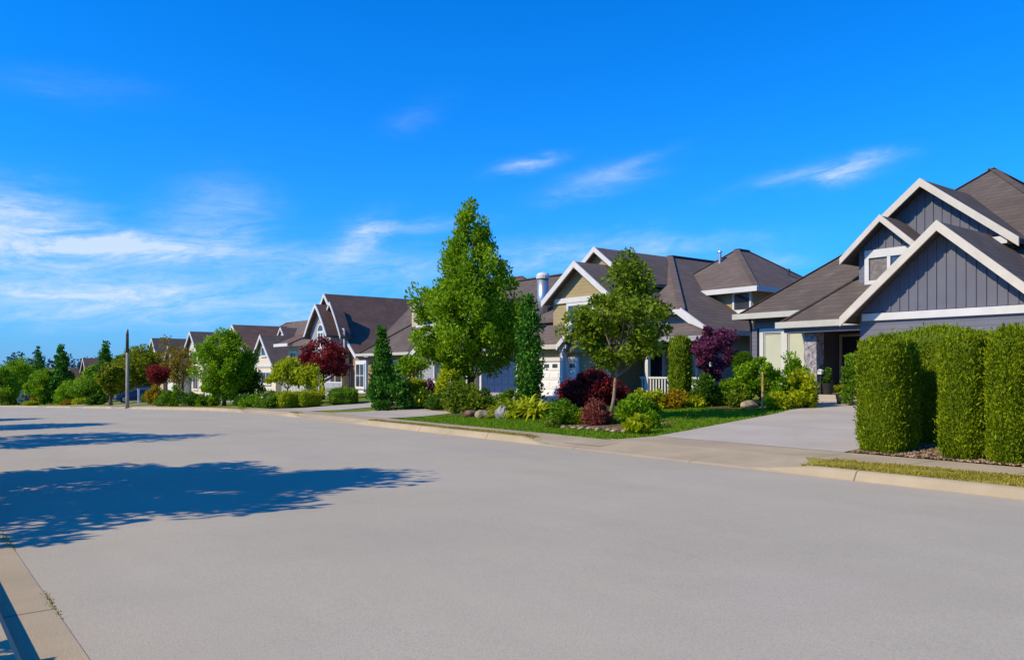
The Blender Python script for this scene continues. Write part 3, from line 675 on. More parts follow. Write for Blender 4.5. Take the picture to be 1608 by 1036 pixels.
# main roof (front hip) with side slope and rake
zr0 = 7.45; m = MB(); sl_ = .64
m.slab([(26, 20.5, 3.3), (40, 20.5, 3.3), (40, 27, zr0), (31.2, 27, zr0), (26, 21.85, 4.18)], .14)
m.slab([(26, 21.85, 4.18), (31.2, 27, zr0), (26, 32.1, 4.18)], .14)
m.slab([(26, 32.1, 4.18), (31.2, 27, zr0), (40, 27, zr0), (40, 33.4, 3.3), (26, 33.4, 3.3)], .14)
m.bar((26, 21.85, 4.2), (31.2, 27, zr0 + .02), .3, .03); m.bar((31.2, 27, zr0 + .02), (40, 27, zr0 + .02), .24, .06)
m.build('roof', 'shingle_grey', h)
MB().bar((25.93, 20.40, 3.14), (25.93, 21.92, 4.11), .1, .32).build('barge_board', 'white', h)
MB().box(25.9, 25.99, 21.9, 23.0, 4.0, 4.2).build('gutter', 'white', h)
MB().box(26.1, 40, 20.38, 20.47, 3.1, 3.3).build('gutter', 'gutter', h)
MB().box(26.4, 39.5, 21.0, 32.8, .4, 3.25).build('wall', 'greysid', h)
MB().extr([(21.0, 3.26), (21.0, 3.5), (21.9, 4.0), (32, 4.0), (32.8, 3.26)], 26.4, 30).build('wall', 'greysid', h)
# dormer block with corner window
dp = (32.5, 24.0, 7.55)
hip(h, 29.55, 36.5, 20.7, 26.6, 5.27, (32.5, 23.9, 7.55), (33.4, 23.9, 7.55), 'shingle_grey', 'white', fas=.22)
MB().box(29.95, 36, 21.15, 26.2, 3.6, 5.2).build('wall', 'tan', h)
window(h, 29.94, 21.2, 22.2, 4.25, 5.17, 'white', .1, 1, 1, 'glass')
vent(h, 31.6, 24.2, 7.0, .16, .4, 'metal'); vent(h, 34.0, 22.0, 6.3, .1, .2); vent(h, 33, 25.0, 7.0, .1, .25)
# second front gable
gable(h, 25.9, 31.5, 27.0, 2.4, 2.4, 5.6, 7.4, 3.0, 'tan', 'shingle_grey', 'white', .4, bw=.22)
# garage gable, skirt roof and door
gable(h, 24.0, 30, 26.3, 2.25, 2.25, 4.85, 6.5, .4, 'tan', 'shingle_grey', 'white', .42, bw=.26)
MB().box(24.33, 24.42, 24.6, 28.0, 4.72, 4.95).build('band_board', 'white', h)
window(h, 24.40, 25.4, 27.2, 3.75, 4.7, 'white', .13, 2, 1, 'glass')
m = MB(); m.slab([(22.9, 28.6, 2.75), (22.9, 25.6, 2.75), (24.40, 25.6, 3.75), (24.40, 28.6, 3.75)], .1); m.build('skirt_roof', 'shingle_grey', h)
MB().box(22.80, 22.89, 25.5, 28.7, 2.58, 2.78).build('gutter', 'gutter', h)
MB().box(23.2, 24.40, 24.2, 28.3, .4, 2.62).build('wall', 'tan', h)
garage_door(h, 23.18, 25.2, 28.05, .42, 2.05, 'whitedoor', 'white', 5)
# entry gable and the covered porch
gable(h, 22.7, 26.4, 24.5, 1.5, 1.5, 2.72, 3.95, 2.4, 'tan', 'shingle_grey', 'white', .3, bw=.22, so=.2)
for yy in (25.85, 23.15): post(h, 22.95, yy, .45, 2.62, .2, 'white', 'porch_post', .3)
m = MB(); m.slab([(24.5, 19.0, 2.95), (26.05, 21.7, 3.62), (26.05, 24.4, 3.62), (24.5, 24.4, 2.95)], .1); m.slab([(24.5, 19.0, 2.95), (26.05, 20.2, 2.95), (26.05, 21.7, 3.62)], .1)
m.bar((24.5, 19.0, 2.97), (26.05, 21.7, 3.64), .10, .04); m.build('porch_roof', 'shingle_grey', h)
MB().box(24.38, 24.49, 18.95, 23.1, 2.78, 2.98).build('gutter', 'greysid', h)
for yy in (19.4, 20.9, 22.6): post(h, 24.75, yy, .45, 2.8, .16, 'white', 'porch_post', .25)
m = MB(); m.box(24.7, 24.78, 19.5, 23.0, 1.30, 1.38); m.box(24.7, 24.78, 19.5, 23.0, .62, .69)
for i in range(22): yy = 19.6 + i * .155; m.box(24.72, 24.76, yy, yy + .06, .69, 1.30)
m.build('porch_railing', 'white', h)
MB().box(24.5, 26.39, 19.1, 24.4, .4, .58).build('porch_floor', 'drive', h)
window(h, 26.38, 21.3, 22.7, 1.0, 2.6, 'white', .1, 2, 1, 'glass'); front_door(h, 26.38, 23.2, 24.1, .58, 2.6, 'door', 'white')
MB().box(26.40, 26.5, 20.95, 21.0, .45, 3.2).build('corner_board', 'white', h)

# ------------------------------------------------------------------ brown-roofed house behind the big tree
h = thing('brown_house', 'brown-roofed house with garage door tinted blue for shade, mostly behind the biggest green tree', 'house', (30, 38, .4))
m = MB(); m.slab([(25.2, 48.4, 2.75), (25.2, 30.2, 2.75), (29.6, 30.2, 7.0), (29.6, 48.4, 7.0)], .14); m.slab([(29.6, 48.4, 7.0), (29.6, 30.2, 7.0), (34.5, 30.2, 2.75), (34.5, 48.4, 2.75)], .14)
m.bar((29.6, 30.2, 7.03), (29.6, 48.4, 7.03), .25, .06); m.build('roof', 'shingle', h)
MB().box(25.08, 25.19, 30.2, 48.4, 2.56, 2.78).build('gutter', 'gutter', h)
m = MB(); m.box(25.7, 34, 30.6, 48.0, .0, 2.72); m.add([(25.7, 30.6, 2.73), (34, 30.6, 2.73), (29.6, 30.6, 6.8), (25.7, 48, 2.73), (34, 48, 2.73), (29.6, 48, 6.8)], [(0, 1, 2), (3, 5, 4)]); m.build('wall', 'greysid', h)
gable(h, 24.0, 29.5, 35.6, 5.0, 5.0, 2.6, 5.75, .1, 'greysid', 'shingle', 'white', .45, flare=.12, bw=.26)
garage_door(h, 24.44, 30.95, 33.9, .42, 2.3, 'shadedoor', 'white', 0)
post(h, 24.25, 34.5, .3, 2.4, .5, 'beige', 'garage_pillar')
post(h, 24.2, 40.1, .2, 2.45, .18, 'white', 'porch_post', .2)
window(h, 24.44, 36.2, 38.6, 1.0, 2.4, 'white', .1, 2)
hip(h, 24.2, 29.5, 41.0, 47.6, 2.72, (26.6, 43.2, 5.0), (27.2, 43.2, 5.0), 'shingle', 'gutter', fas=.16)
MB().box(24.75, 29, 41.4, 47.2, 0, 2.66).build('wall', 'brick', h)
MB().box(26.1, 28, 40.0, 42.4, 3.2, 4.3).build('wall', 'beige', h); MB().box(25.7, 28.4, 39.7, 42.7, 4.305, 4.45).build('eave', 'white', h)
window(h, 24.74, 42.2, 44.0, .8, 2.3, 'white', .1, 2)
c = MB().box(26.0, 26.7, 43.0, 43.7, 3.4, 5.6).build('chimney', 'beige', h); MB().box(25.92, 26.78, 42.92, 43.78, 5.61, 5.72).tube([(26.35, 43.35, 5.72), (26.35, 43.35, 5.95)], [.3, .22], 10).build('cap', 'white', c)
c = MB().tube([(27, 32.0, 4.3), (27, 32.0, 6.45)], [.30, .30], 16).build('flue', 'metal', h, smooth=True); MB().tube([(27, 32, 6.46), (27, 32, 6.62), (27, 32, 6.74), (27, 32, 6.8)], [.36, .36, .28, .1], 16).build('cap', 'white', c)
hip(h, 28.5, 36, 35.5, 46.5, 5.0, (32, 40, 7.7), (32, 43, 7.7), 'shingle_red', None, soffit=False)

# ------------------------------------------------------------------ house with curved white barge boards
h = thing('curved_gable_house', 'brown house whose steep gables have curved white barge boards, beyond the red maple', 'house', (31, 58, -.2))
gable(h, 27.0, 41, 58.9, 3.0, 5.5, 2.75, 7.75, -.6, 'beige', 'shingle_red', 'white', .5, flare=.16, bw=.28, zfl=4.9)
gable(h, 25.6, 27.6, 57.4, 2.2, 2.0, 4.3, 6.75, -.6, 'greysid', 'shingle_red', 'white', .45, flare=-.22, bw=.26, so=.25)
gable(h, 26.4, 27.3, 56.6, 1.9, 1.9, 4.2, 6.9, -.6, 'tan', 'shingle_red', 'white', .4, flare=-.22, bw=.22, so=.25)
window(h, 26.04, 56.75, 57.9, 3.4, 4.7, 'white', .16, 2, 1, 'glass', arch=True)
window(h, 26.79, 54.75, 55.45, 3.3, 4.5, 'white', .12, 1, 1, 'glass', arch=True)
m = MB(); m.slab([(24.2, 61.9, 3.75), (24.2, 59.3, 3.75), (27.2, 59.3, 5.0), (27.2, 61.9, 5.0)], .12); m.build('skirt_roof', 'shingle_red', h); MB().box(24.1, 24.19, 59.2, 62.0, 3.55, 3.78).build('gutter', 'white', h)
MB().box(25.2, 27.4, 59.5, 61.6, -.7, 3.6).build('wall', 'beige', h)
window(h, 25.19, 59.9, 61.2, 1.8, 3.2, 'white', .12, 2)
for yy in (53.9, 55.0): post(h, 26.2, yy, -.1, 2.7, .22, 'tan', 'porch_post', .3)
MB().box(26.0, 27.4, 53.6, 56.5, -.5, -.08).build('porch_floor', 'drive', h)
MB().box(27.48, 27.7, 53.9, 56.2, -.3, 2.6).build('wall', 'brick', h)
front_door(h, 27.47, 55.2, 56.1, -.08, 2.1, 'door', 'white')
m = MB(); m.box(26.9, 29, 51.6, 53.3, -.5, 2.4); m.build('bay', 'white', h); window(h, 26.89, 51.75, 53.15, .4, 2.2, 'white', .1, 2, 2, 'glass')
m = MB(); m.box(25.2, 25.26, 52.0, 56.0, .78, .85); m.box(25.2, 25.26, 52.0, 56.0, -.05, .02)
for i in range(20): m.box(25.21, 25.25, 52.05 + i * .2, 52.13 + i * .2, -.3, .78)
m.build('porch_railing', 'white', h)

# ------------------------------------------------------------------ cream gabled house
h = thing('cream_house', 'cream house with a pointed front gable and tiny white dormer, left of red maple', 'house', (32, 73, -.6))
gable(h, 27.0, 33, 72.8, 3.3, 3.2, 1.95, 5.0, -1.2, 'cream', 'shingle_grey', 'white', .4, flare=.10, bw=.3)
window(h, 27.39, 72.2, 73.4, 3.0, 3.9, 'white', .1, 1, 1, 'glass'); window(h, 27.39, 71, 74.6, .4, 1.6, 'white', .12, 3, 1, 'glass')
MB().box(27.31, 27.39, 69.9, 75.7, 2.0, 2.2).build('band_board', 'white', h)
m = MB(); m.slab([(28.2, 80, 2.2), (28.2, 66, 2.2), (32, 69.5, 6.6), (32, 77, 6.6)], .14); m.slab([(28.2, 66, 2.2), (36, 66, 2.2), (32, 69.5, 6.6)], .14); m.slab([(32, 77, 6.6), (32, 69.5, 6.6), (36, 66, 2.2), (36, 80, 2.2)], .14); m.build('roof', 'shingle_grey', h)
MB().box(28.8, 35.5, 66.6, 79.5, -1.2, 2.1).build('wall', 'cream', h)
gable(h, 29.6, 32, 74.4, .95, .95, 4.9, 5.85, 3.8, 'cream', 'shingle_grey', 'white', .2, bw=.2, so=.2)
window(h, 29.8, 74.1, 74.7, 4.5, 5.1, 'white', .09)

def far_house(name, label, x, y, hw, za, zf, wall, roof, seed, ridge=6.5, dorm=True):
    rg = random.Random(seed); g = zg(x, y)
    h = thing(name, label, 'house', (x, y, g))
    gable(h, x, x + 9, y, hw, hw, zf, za, g - .3, wall, roof, 'white', .4, flare=.08, bw=.3)
    gable(h, x - 1.6, x + 4, y + hw * .7, hw * .55, hw * .55, zf - .3, zf + (za - zf) * .55, g - .3, wall, roof, 'white', .35, bw=.24)
    p = (x + 6.5, y + 2, za + .5)
    hip(h, x + 1.5, x + 11.5, y - hw - 2.0, y + hw + 2.6, zf, (x + 6.5, y - 1, za + .5), (x + 6.5, y + 2, za + .5), roof, 'white', soffit=False)
    MB().box(x + 2, x + 11, y - hw - 1.6, y + hw + 2.2, g - .3, zf - .02).build('wall', wall, h)
    window(h, x + .39, y - .8, y + .8, zf + .3, zf + 1.3, 'white', .12, 2); window(h, x + .39, y - 2, y - .2, g + .9, zf - .3, 'white', .12, 2)
    garage_door(h, x - 1.27, y + hw * .7 - 1.2, y + hw * .7 + 1.2, g, g + 2.1, 'whitedoor', 'white', 4)
    return h
far_house('grey_house', 'house with a steep purple-brown gable roof showing above the round green tree', 27, 80.5, 4.0, 6.3, 3.2, 'greysid', 'shingle_red', 3)
far_house('cream_house', 'pale house with two white-edged gables, half hidden left of the round green tree', 27, 95, 4.2, 6.2, 2.6, 'cream', 'shingle', 4)
far_house('tan_house', 'olive-roofed house with white barge boards above the brown and scarlet shrubs', 27, 112, 4.6, 6.0, 1.6, 'beige', 'shingle', 5)
far_house('pink_house', 'small pinkish far-off house between dark conifers at the left', 27, 160, 4.8, 4.0, -.4, 'beige', 'shingle_red', 6)
far_house('white_house', 'pale far-off house glimpsed at the left edge of the street', 24, 205, 5, 2.5, -1.2, 'cream', 'shingle_grey', 7)

# ------------------------------------------------------------------ planting
def size_at(px, pyb, wpx, pyt):
    x, y, z, D = gp(px, pyb); return x, y, wpx * D / F, zof(pyt, D) - z, D
# clipped cedars beside the driveway
g = 'clipped cedar columns beside the driveway'
CED = [(14.33, 7.24, .98, .80, 2.15, 'widest box-clipped cedar, at the driveway end of the hedge', 5, .035, .07),
       (15.75, 6.95, .8, 1.7, 2.30, 'shaded cedar set back in the gap beside the widest one', 4, .05, .1),
       (14.30, 5.88, .84, .68, 2.14, 'narrow clipped cedar right of the dark gap in the hedge', 3.6, .055, .09),
       (14.82, 5.46, .8, .5, 2.15, 'thin cedar squeezed between two fuller hedge columns', 3, .07, .14),
       (14.22, 5.14, .80, .60, 2.22, 'sunlit rounded cedar second from the right edge of the hedge', 2.8, .08, .2),
       (14.10, 4.50, .82, .64, 2.36, 'tallest clipped cedar, cut by the right edge of the photo', 3, .07, .16),
       (14.1, 3.85, .8, .72, 2.4, 'clipped cedar just past the tallest one in the hedge', 3, .07, .16)]
for i, (x, y, wx, wy, H, lb, e_, ro, rn) in enumerate(CED):
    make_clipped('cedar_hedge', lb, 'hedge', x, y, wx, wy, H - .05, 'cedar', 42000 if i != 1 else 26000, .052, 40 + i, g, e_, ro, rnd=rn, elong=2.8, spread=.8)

# trees out of frame on the left verge: only their shadows reach the picture
for i, (tx, ty, H, Wd, pf) in enumerate([(6.76, 10.6, 7.9, 6.9, 'broad'), (6.25, 20.2, 7.45, 4.6, 'egg'), (5.26, 26.1, 6.6, 4.0, 'egg'), (4.2, 31.9, 5.7, 4.0, 'egg')]):
    bx = -2.6; H = (tx - bx) / 1.19 * math.tan(R(SUN_EL)) / 1.0 * (1.13 if i == 0 else 1.2); by = ty + (tx - bx) * math.tan(R(90 + SUN_AZ))
    make_tree('street_tree', ['wide leafy street tree on the left verge casting the nearest road shadow', 'street tree on the left verge casting the second road shadow', 'street tree on the left verge casting the third thin road shadow', 'street tree on the left verge casting the faintest road shadow'][i], 'tree',
              bx, by, H, Wd, pf, 1.5, 190 if i == 0 else 80, .62 if i == 0 else .55, 120, .19, 'leaf', tr=.14, seed=70 + i, group='street trees on the left verge', z=zr(by) + .1)
make_shrub('leafy_shrub', 'added unseen shrub on the left verge shading the near kerb top', 'shrub', -.75, 5.0, 1.25, .95, 'round', 26, .24, 130, .1, 'leaf', 69)  # out of view, added only to throw shade on the kerb top

# big green tree in the middle
make_tree('leafy_tree', 'biggest tree, bright green and pyramid-shaped, in front of the brown house', 'tree', 17.9, 25.6, 8.0, 4.9, 'pyramid', 1.3, 230, .42, 170, .155, 'leaffresh', tr=.15, seed=23, up=.5, limbs=30, flat=1.15, elong=2.1)
# slim street tree before the tan house
x, y, Wd, H, D = size_at(957, 662, 172, 391)
make_tree('street_tree', 'slim street tree with pale thin trunk and rounded olive crown in island bed', 'tree', x, y, H, Wd * 1.04, 'maple', 1.5, 90, .36, 150, .12, 'leafmaple', 'palebark', .055, 9, lean=(.55, -.22), limbs=18)
# narrow evergreen
x, y, Wd, H, D = size_at(836, 648, 62, 470)
make_tree('narrow_evergreen', 'narrow dark evergreen column between the biggest tree and white garage door', 'tree', 17.1, 21.0, 4.1, 1.0, 'column', .15, 60, .3, 150, .11, 'conifer', tr=.07, seed=11, up=.5, sway=.08, flat=1.3)
x, y, Wd, H, D = size_at(600, 643, 85, 510)
make_tree('conifer', 'pointed dark conifer with a spreading skirt beside the second driveway', 'tree', x, y, H, Wd * .5, 'cone', .5, 70, .2, 130, .11, 'conifer', tr=.07, seed=12, up=.35, flat=1.2)
make_shrub('spreading_juniper', 'dark spreading evergreen shrub round the foot of the pointed conifer', 'shrub', x + .2, y - .4, 1.5, 1.9, 'dome', 34, .3, 130, .13, 'conifer', 13, up=.5)
# topiary, yellow mound
make_shrub('weeping_shrub', 'upper yellow-green weeping mound left of the big tree trunk', 'shrub', *at(704, 29.5)[:2], 1.55, 1.6, 'weep', 30, .3, 130, .12, 'leafyellow', 14, droop=.7)
make_shrub('weeping_shrub', 'lower olive mound touching the lawn below the big tree', 'shrub', *at(727, 27.2)[:2], 1.05, 1.6, 'weep', 28, .28, 130, .11, 'leafmaple', 15, droop=.6)
x, y, z = at(648, 31.5)
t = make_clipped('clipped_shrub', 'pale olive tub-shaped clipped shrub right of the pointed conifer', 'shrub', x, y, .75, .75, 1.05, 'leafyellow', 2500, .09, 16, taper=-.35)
make_tree('small_tree', 'small flat-topped green tree behind the tub-shaped shrub', 'tree', *at(645, 34.5)[:2], 2.1, 1.7, 'round', 1.1, 22, .3, 110, .12, 'leafbright', tr=.05, seed=17)
make_shrub('dark_shrub', 'dark plum shrub beside the tub-shaped olive shrub', 'shrub', *at(676, 31.5)[:2], 1.0, .9, 'dome', 14, .24, 100, .1, 'leafpurple', 18)
make_shrub('flowering_shrub', 'low shrub with yellow flowers left of the weeping mounds', 'shrub', *at(668, 29.8)[:2], .75, 1.0, 'dome', 14, .24, 100, .1, 'leafdark', 19, flower='floweryellow', fl=40)
make_shrub('low_shrub', 'dark low shrub filling the bed behind the second driveway', 'shrub', *at(688, 29.0)[:2], .6, 1.2, 'dome', 14, .24, 100, .1, 'leafdark', 20)
bed([(15.6, 24.9), (18.5, 24.6), (18.5, 28.3), (15.2, 28.4)])
bed(blob(16.3, 21.0, 1.9, 1.5, seed=2)); bed(blob(17.0, 24.3, 1.6, 2.2, seed=5))
# variegated plant, rocks
for k, (px, py, n, L) in enumerate([(808, 655, 120, 1.4), (842, 656, 110, 1.3), (824, 650, 110, 1.55), (784, 651, 60, .9)]):
    x, y, z, D = gp(px, py)
    make_blades('variegated_grass', ['cream-striped arching plant right behind the grey boulder', 'cream-striped arching plant at the foot of the narrow evergreen', 'tall cream-striped arching plant between its two neighbours', 'short cream-striped plant between the tan and grey boulders'][k], 'plant', x, y, n, L, .10, 'leafyellow', 30 + k, 1.2, group='cream-striped arching plants')
x, y, z, D = gp(788, 657); make_rock('boulder', 'smooth grey boulder at the lawn edge below the striped plants', x, y, .52, .46, .40, 'rock', 3)
x, y, z, D = gp(757, 657); make_rock('boulder', 'tan boulder left of the smooth grey boulder', x, y, .46, .42, .30, 'tanrock', 4)
x, y, z, D = gp(739, 655); make_rock('boulder', 'small reddish rock left of the tan boulder', x, y, .42, .4, .24, 'redrock', 5)
# red laceleaf maple mound
make_shrub('laceleaf_maple', 'wide domed deep red maple mound before the white garage door', 'shrub', *at(932, 28.5)[:2], 1.28, 3.0, 'dome', 84, .28, 170, .10, 'leafred', 21, droop=.5, stems=9, depth=2.4)
# island bed round the slim street tree
ib = [(13.9, 13.3), (14.7, 13.6), (16.3, 14.6), (16.9, 15.8), (16.0, 16.8), (14.8, 16.9), (13.85, 16.3), (13.8, 15.0)]
bed(ib, 'mulch', .018)
mm = MB(); rgm = random.Random(4)
for i in range(len(ib)):
    a, b = ib[i], ib[(i + 1) % len(ib)]; n = max(2, int(math.dist(a, b) / .28))
    for j in range(n):
        f_ = (j + .5) / n; x, y = a[0] + (b[0] - a[0]) * f_ + rgm.uniform(-.04, .04), a[1] + (b[1] - a[1]) * f_ + rgm.uniform(-.04, .04)
        make_rock('edging_stone', 'rounded pale stone edging the island bed round the slim street tree', x, y, rgm.uniform(.10, .2), rgm.uniform(.1, .18), rgm.uniform(.05, .09), 'tanrock', 100 + i * 10 + j, group='edging stones of the island bed')
def P(px, py): return gp(px, py)[:2]
make_shrub('barberry', 'reddish barberry bush left of the pale thin tree trunk', 'shrub', *P(935, 669), .72, .85, 'dome', 22, .18, 130, .07, 'leafbarberry', 22, up=.3)
make_shrub('green_shrub', 'dark green low bush at the left of the island bed', 'shrub', *P(888, 668), .68, 1.0, 'dome', 24, .2, 130, .08, 'leaf', 23)
make_shrub('grey_shrub', 'pale grey-green tuft between the dark bush and the barberry', 'shrub', *P(912, 668), .42, .55, 'dome', 12, .14, 100, .06, 'leafyellow', 24)
make_shrub('green_shrub', 'bright leafy green bush right of the pale thin trunk', 'shrub', *P(992, 666), .82, 1.0, 'dome', 26, .2, 130, .09, 'leafbright', 25)
make_shrub('hosta', 'yellow-green hosta clump at the right tip of the island bed', 'plant', *P(1003, 681), .42, .62, 'dome', 12, .16, 70, .14, 'leafyellow', 26, elong=1.3, stems=0)
make_shrub('hosta', 'small green hosta on the island bed edge nearest the driveway', 'plant', *P(1022, 672), .38, .5, 'dome', 10, .15, 70, .12, 'leafbright', 27, elong=1.3, stems=0)
make_shrub('dark_shrub', 'tiny dark plant at the foot of the pale thin trunk', 'plant', *P(961, 668), .3, .35, 'dome', 8, .1, 80, .06, 'leafdark', 28, stems=0)
make_shrub('low_shrub', 'tiny pale plant at the left corner of the island bed', 'plant', *P(868, 672), .28, .4, 'dome', 8, .1, 80, .06, 'leafmaple', 29, stems=0)
# by the tan house porch
x, y, z = at(1068, 27.2)
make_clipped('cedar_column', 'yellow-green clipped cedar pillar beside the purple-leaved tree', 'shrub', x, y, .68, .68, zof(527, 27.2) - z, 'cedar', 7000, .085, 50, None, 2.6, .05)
for k, (px, D, wd, hh, mt) in enumerate([(1028, 26.0, 1.3, .62, 'leafyellow'), (1058, 26.0, 1.2, .58, 'leafgold'), (1088, 26.2, 1.2, .42, 'leafyellow'), (1006, 26.4, 1.0, .6, 'leafyellow')]):
    x, y, z = at(px, D)
    make_shrub('low_shrub', ['yellow-green low mound beside the red maple mound', 'golden low mound at the foot of the cedar pillar', 'flat yellow ground cover right of the golden mound', 'yellow low mound tucked behind the bright leafy bush'][k], 'shrub', x, y, hh, wd, 'dome', 22, .2, 110, .09, mt, 51 + k, group='yellow low mounds along the lawn')
make_tree('purple_tree', 'small purple-leaved tree between the cedar pillar and slate house', 'tree', *at(1120, 27.0)[:2], 2.7, 1.95, 'vase', .75, 46, .24, 130, .11, 'leafpurple', tr=.06, seed=56, up=.3)
make_shrub('leafy_shrub', 'dark leafy shrub below the purple-leaved tree', 'shrub', *at(1110, 26.0)[:2], 1.15, .95, 'round', 20, .24, 110, .11, 'leafdark', 57)
make_shrub('leafy_shrub', 'mid-green leafy shrub below the ball topiary', 'shrub', *at(1142, 25.9)[:2], 1.0, .9, 'round', 20, .22, 110, .1, 'leaf', 58)
x, y, z = at(1166, 26.4); t = thing('ball_topiary', 'green ball topiary on a bare stem beside the slate house', 'shrub', (x, y, z))
rg = np.random.default_rng(3); d = unit(rg.normal(size=(5200, 3))); c0 = np.array([x, y, z + 1.42]); Pp = c0 + d * .33 * (1 + rg.normal(0, .035, (5200, 1)))
quadmesh('crown', leafquads(Pp, .07, .035, rg, d, .8), rg.uniform(0, 1, 5200) * .8, 'leaf', t)
MB().tube([(x, y, z - .05), (x + .03, y, z + .7), (x, y, z + 1.35)], [.035, .03, .025], 8).build('trunk', 'bark', t)
for k, (px, D, hh, wd, mt, pf) in enumerate([(1176, 25.4, 1.45, 1.2, 'leafbright', 'vase'), (1200, 25.2, 1.6, 1.1, 'leafbright', 'vase'), (1222, 25.0, 1.05, .95, 'leafbright', 'dome'), (1246, 24.9, 1.75, 1.15, 'leafbright', 'column'), (1258, 24.4, 1.25, .9, 'leafyellow', 'weep'), (1222, 24.2, .5, .75, 'leafyellow', 'dome'), (1160, 25.2, .8, .7, 'leafmaple', 'dome')]):
    x, y, z = at(px, D)
    make_shrub('leafy_shrub', ['many-stemmed green shrub left of the thin tan stake', 'taller bright shrub just behind the thin tan stake', 'green shrub with white blossoms below the blinds', 'tall bright green shrub before the right-hand blind', 'drooping yellow-green shrub by the stone pillar', 'low yellow-green plant at the driveway corner', 'small olive shrub at the left end of the flower bed'][k], 'shrub', x, y, hh, wd, pf, 24, .22, 120, .1, mt, 60 + k, group='shrubs in the bed by the slate house',
               flower='flowerwhite' if k == 2 else None, fl=26 if k == 2 else 0, droop=.6 if pf == 'weep' else 0)
bed(blob(22.3, 15.9, 1.9, 1.5, seed=8, rot=.3))
x, y, z, D = gp(1177, 641); make_rock('boulder', 'flat tan boulder in the flower bed before the slate house', x, y, .8, .5, .26, 'tanrock', 9)
x, y, z, D = gp(1197, 643); tag(MB().tube([(x, y, z - .1), (x + .05, y + .02, z + .6), (x + .02, y, z + 1.15)], [.045, .035, .025], 8).build('garden_stake', 'stakewood', loc=(x, y, z)), 'thin tan wooden stake standing in the flower bed', 'stake')
x, y = 25.15, 14.72; z = .8
t = thing('potted_plant', 'dark pot with a bushy plant by the porch step', 'potted plant', (25.6, 15.05, .8)); MB().tube([(25.6, 15.05, .80), (25.6, 15.05, 1.15), (25.6, 15.05, 1.2)], [.15, .21, .22], 14).build('pot', 'pot', t)
rg = np.random.default_rng(8); C = clumps(25.6, 15.05, 1.15, .65, .5, 'dome', 12, .14, rg); V, T = foliage(C, .14, 90, .07, rg); quadmesh('foliage', V, T, 'leafdark', t)
t = thing('porch_lantern', 'white-topped post light beside the porch pot', 'lamp post', (25.4, 15.18, .8)); MB().tube([(25.4, 15.2, .80), (25.4, 15.2, 1.5)], [.03, .03], 8).build('post', 'darkmetal', t); MB().box(25.31, 25.49, 15.11, 15.29, 1.5, 1.62).tube([(25.4, 15.2, 1.62), (25.4, 15.2, 1.68)], [.13, .03], 8).build('lamp_head', 'white', t)
x, y, z = at(1322, 25.4); t = thing('potted_flowers', 'yellow flowering plant in a dark pot at the hedge end', 'potted plant', (x, y, z)); MB().tube([(x, y, z), (x, y, z + .3)], [.14, .2], 14).build('pot', 'pot', t)
rg = np.random.default_rng(9); C = clumps(x, y, z + .25, .38, .5, 'dome', 12, .12, rg); V, T = foliage(C, .12, 90, .07, rg); quadmesh('foliage', V, T, 'leaf', t); Pf = V[rg.choice(len(V), 130)].mean(1) + np.array([0, 0, .05]); quadmesh('flowers', leafquads(Pf, .08, .07, rg), rg.uniform(0, 1, 130), 'floweryellow', t)
make_shrub('leafy_shrub', 'green bush peeping out between hedge end and front door', 'shrub', *at(1338, 24.6)[:2], 1.7, .8, 'round', 18, .22, 110, .09, 'leaf', 68)

for k, (px, D, hh, wd, mt) in enumerate([(760, 28.6, .75, 1.1, 'leafdark'), (800, 27.6, .8, 1.2, 'leaf'), (872, 24.5, .5, .9, 'leafdark'), (1012, 24.6, .45, .9, 'leaf'), (1098, 26.6, .7, .9, 'leafdark'), (1152, 26.3, .95, .8, 'leaf'), (1212, 25.8, 1.2, .9, 'leafdark'), (1268, 24.8, .7, .6, 'leaf')]):
    x, y, z = at(px, D)
    make_shrub('filler_shrub', ['dark filler shrub behind the grey boulder', 'green filler shrub behind the cream-striped plants', 'dark low shrub behind the dark green bush of the island bed', 'low green shrub behind the yellow-green hosta', 'dark filler shrub at the foot of the cedar pillar', 'green filler shrub below the ball topiary stem', 'dark filler shrub under the tall blinds', 'small green shrub touching the stone pillar'][k], 'shrub', x, y, hh, wd, 'dome', 22, .2, 110, .085, mt, 180 + k, group='filler shrubs between the beds')
# before the curved gable house
make_tree('red_maple', 'spreading dark red maple in front of the curved gable house', 'tree', *at(507, 44)[:2], 3.45, 3.3, 'dome', 1.1, 70, .42, 130, .14, 'leafred', tr=.11, seed=80, depth=3.2, z=zg(*at(507, 44)[:2]))
make_tree('weeping_tree', 'low yellow-green weeping tree left of the red maple', 'tree', *at(452, 38.5)[:2], 2.35, 2.4, 'dome', .95, 34, .34, 130, .13, 'leafyellow', tr=.06, seed=81, droop=.7)
make_tree('weeping_tree', 'small yellow-green drooping tree right under the red maple', 'tree', *at(488, 38.0)[:2], 1.9, 1.5, 'dome', .8, 22, .3, 110, .12, 'leafyellow', tr=.05, seed=82, droop=.7)
x, y, z = at(503, 36.5)
make_blades('yucca', 'spiky arching plant under the red maple', 'plant', x, y, 40, 1.35, .07, 'leafyellow', 83, .9, z=z + .35); make_blades('yucca', 'shorter spiky plant right of the arching one under the maple', 'plant', *at(528, 37)[:2], 36, 1.2, .07, 'leafbright', 84, .5)
x, y, z = at(502, 35.6); tag(MB().tube([(x, y, z - .1), (x, y, z + 1.35)], [.04, .035], 8).build('wooden_post', 'palebark', loc=(x, y, z)), 'thin tan wooden post in front of the red maple', 'post')
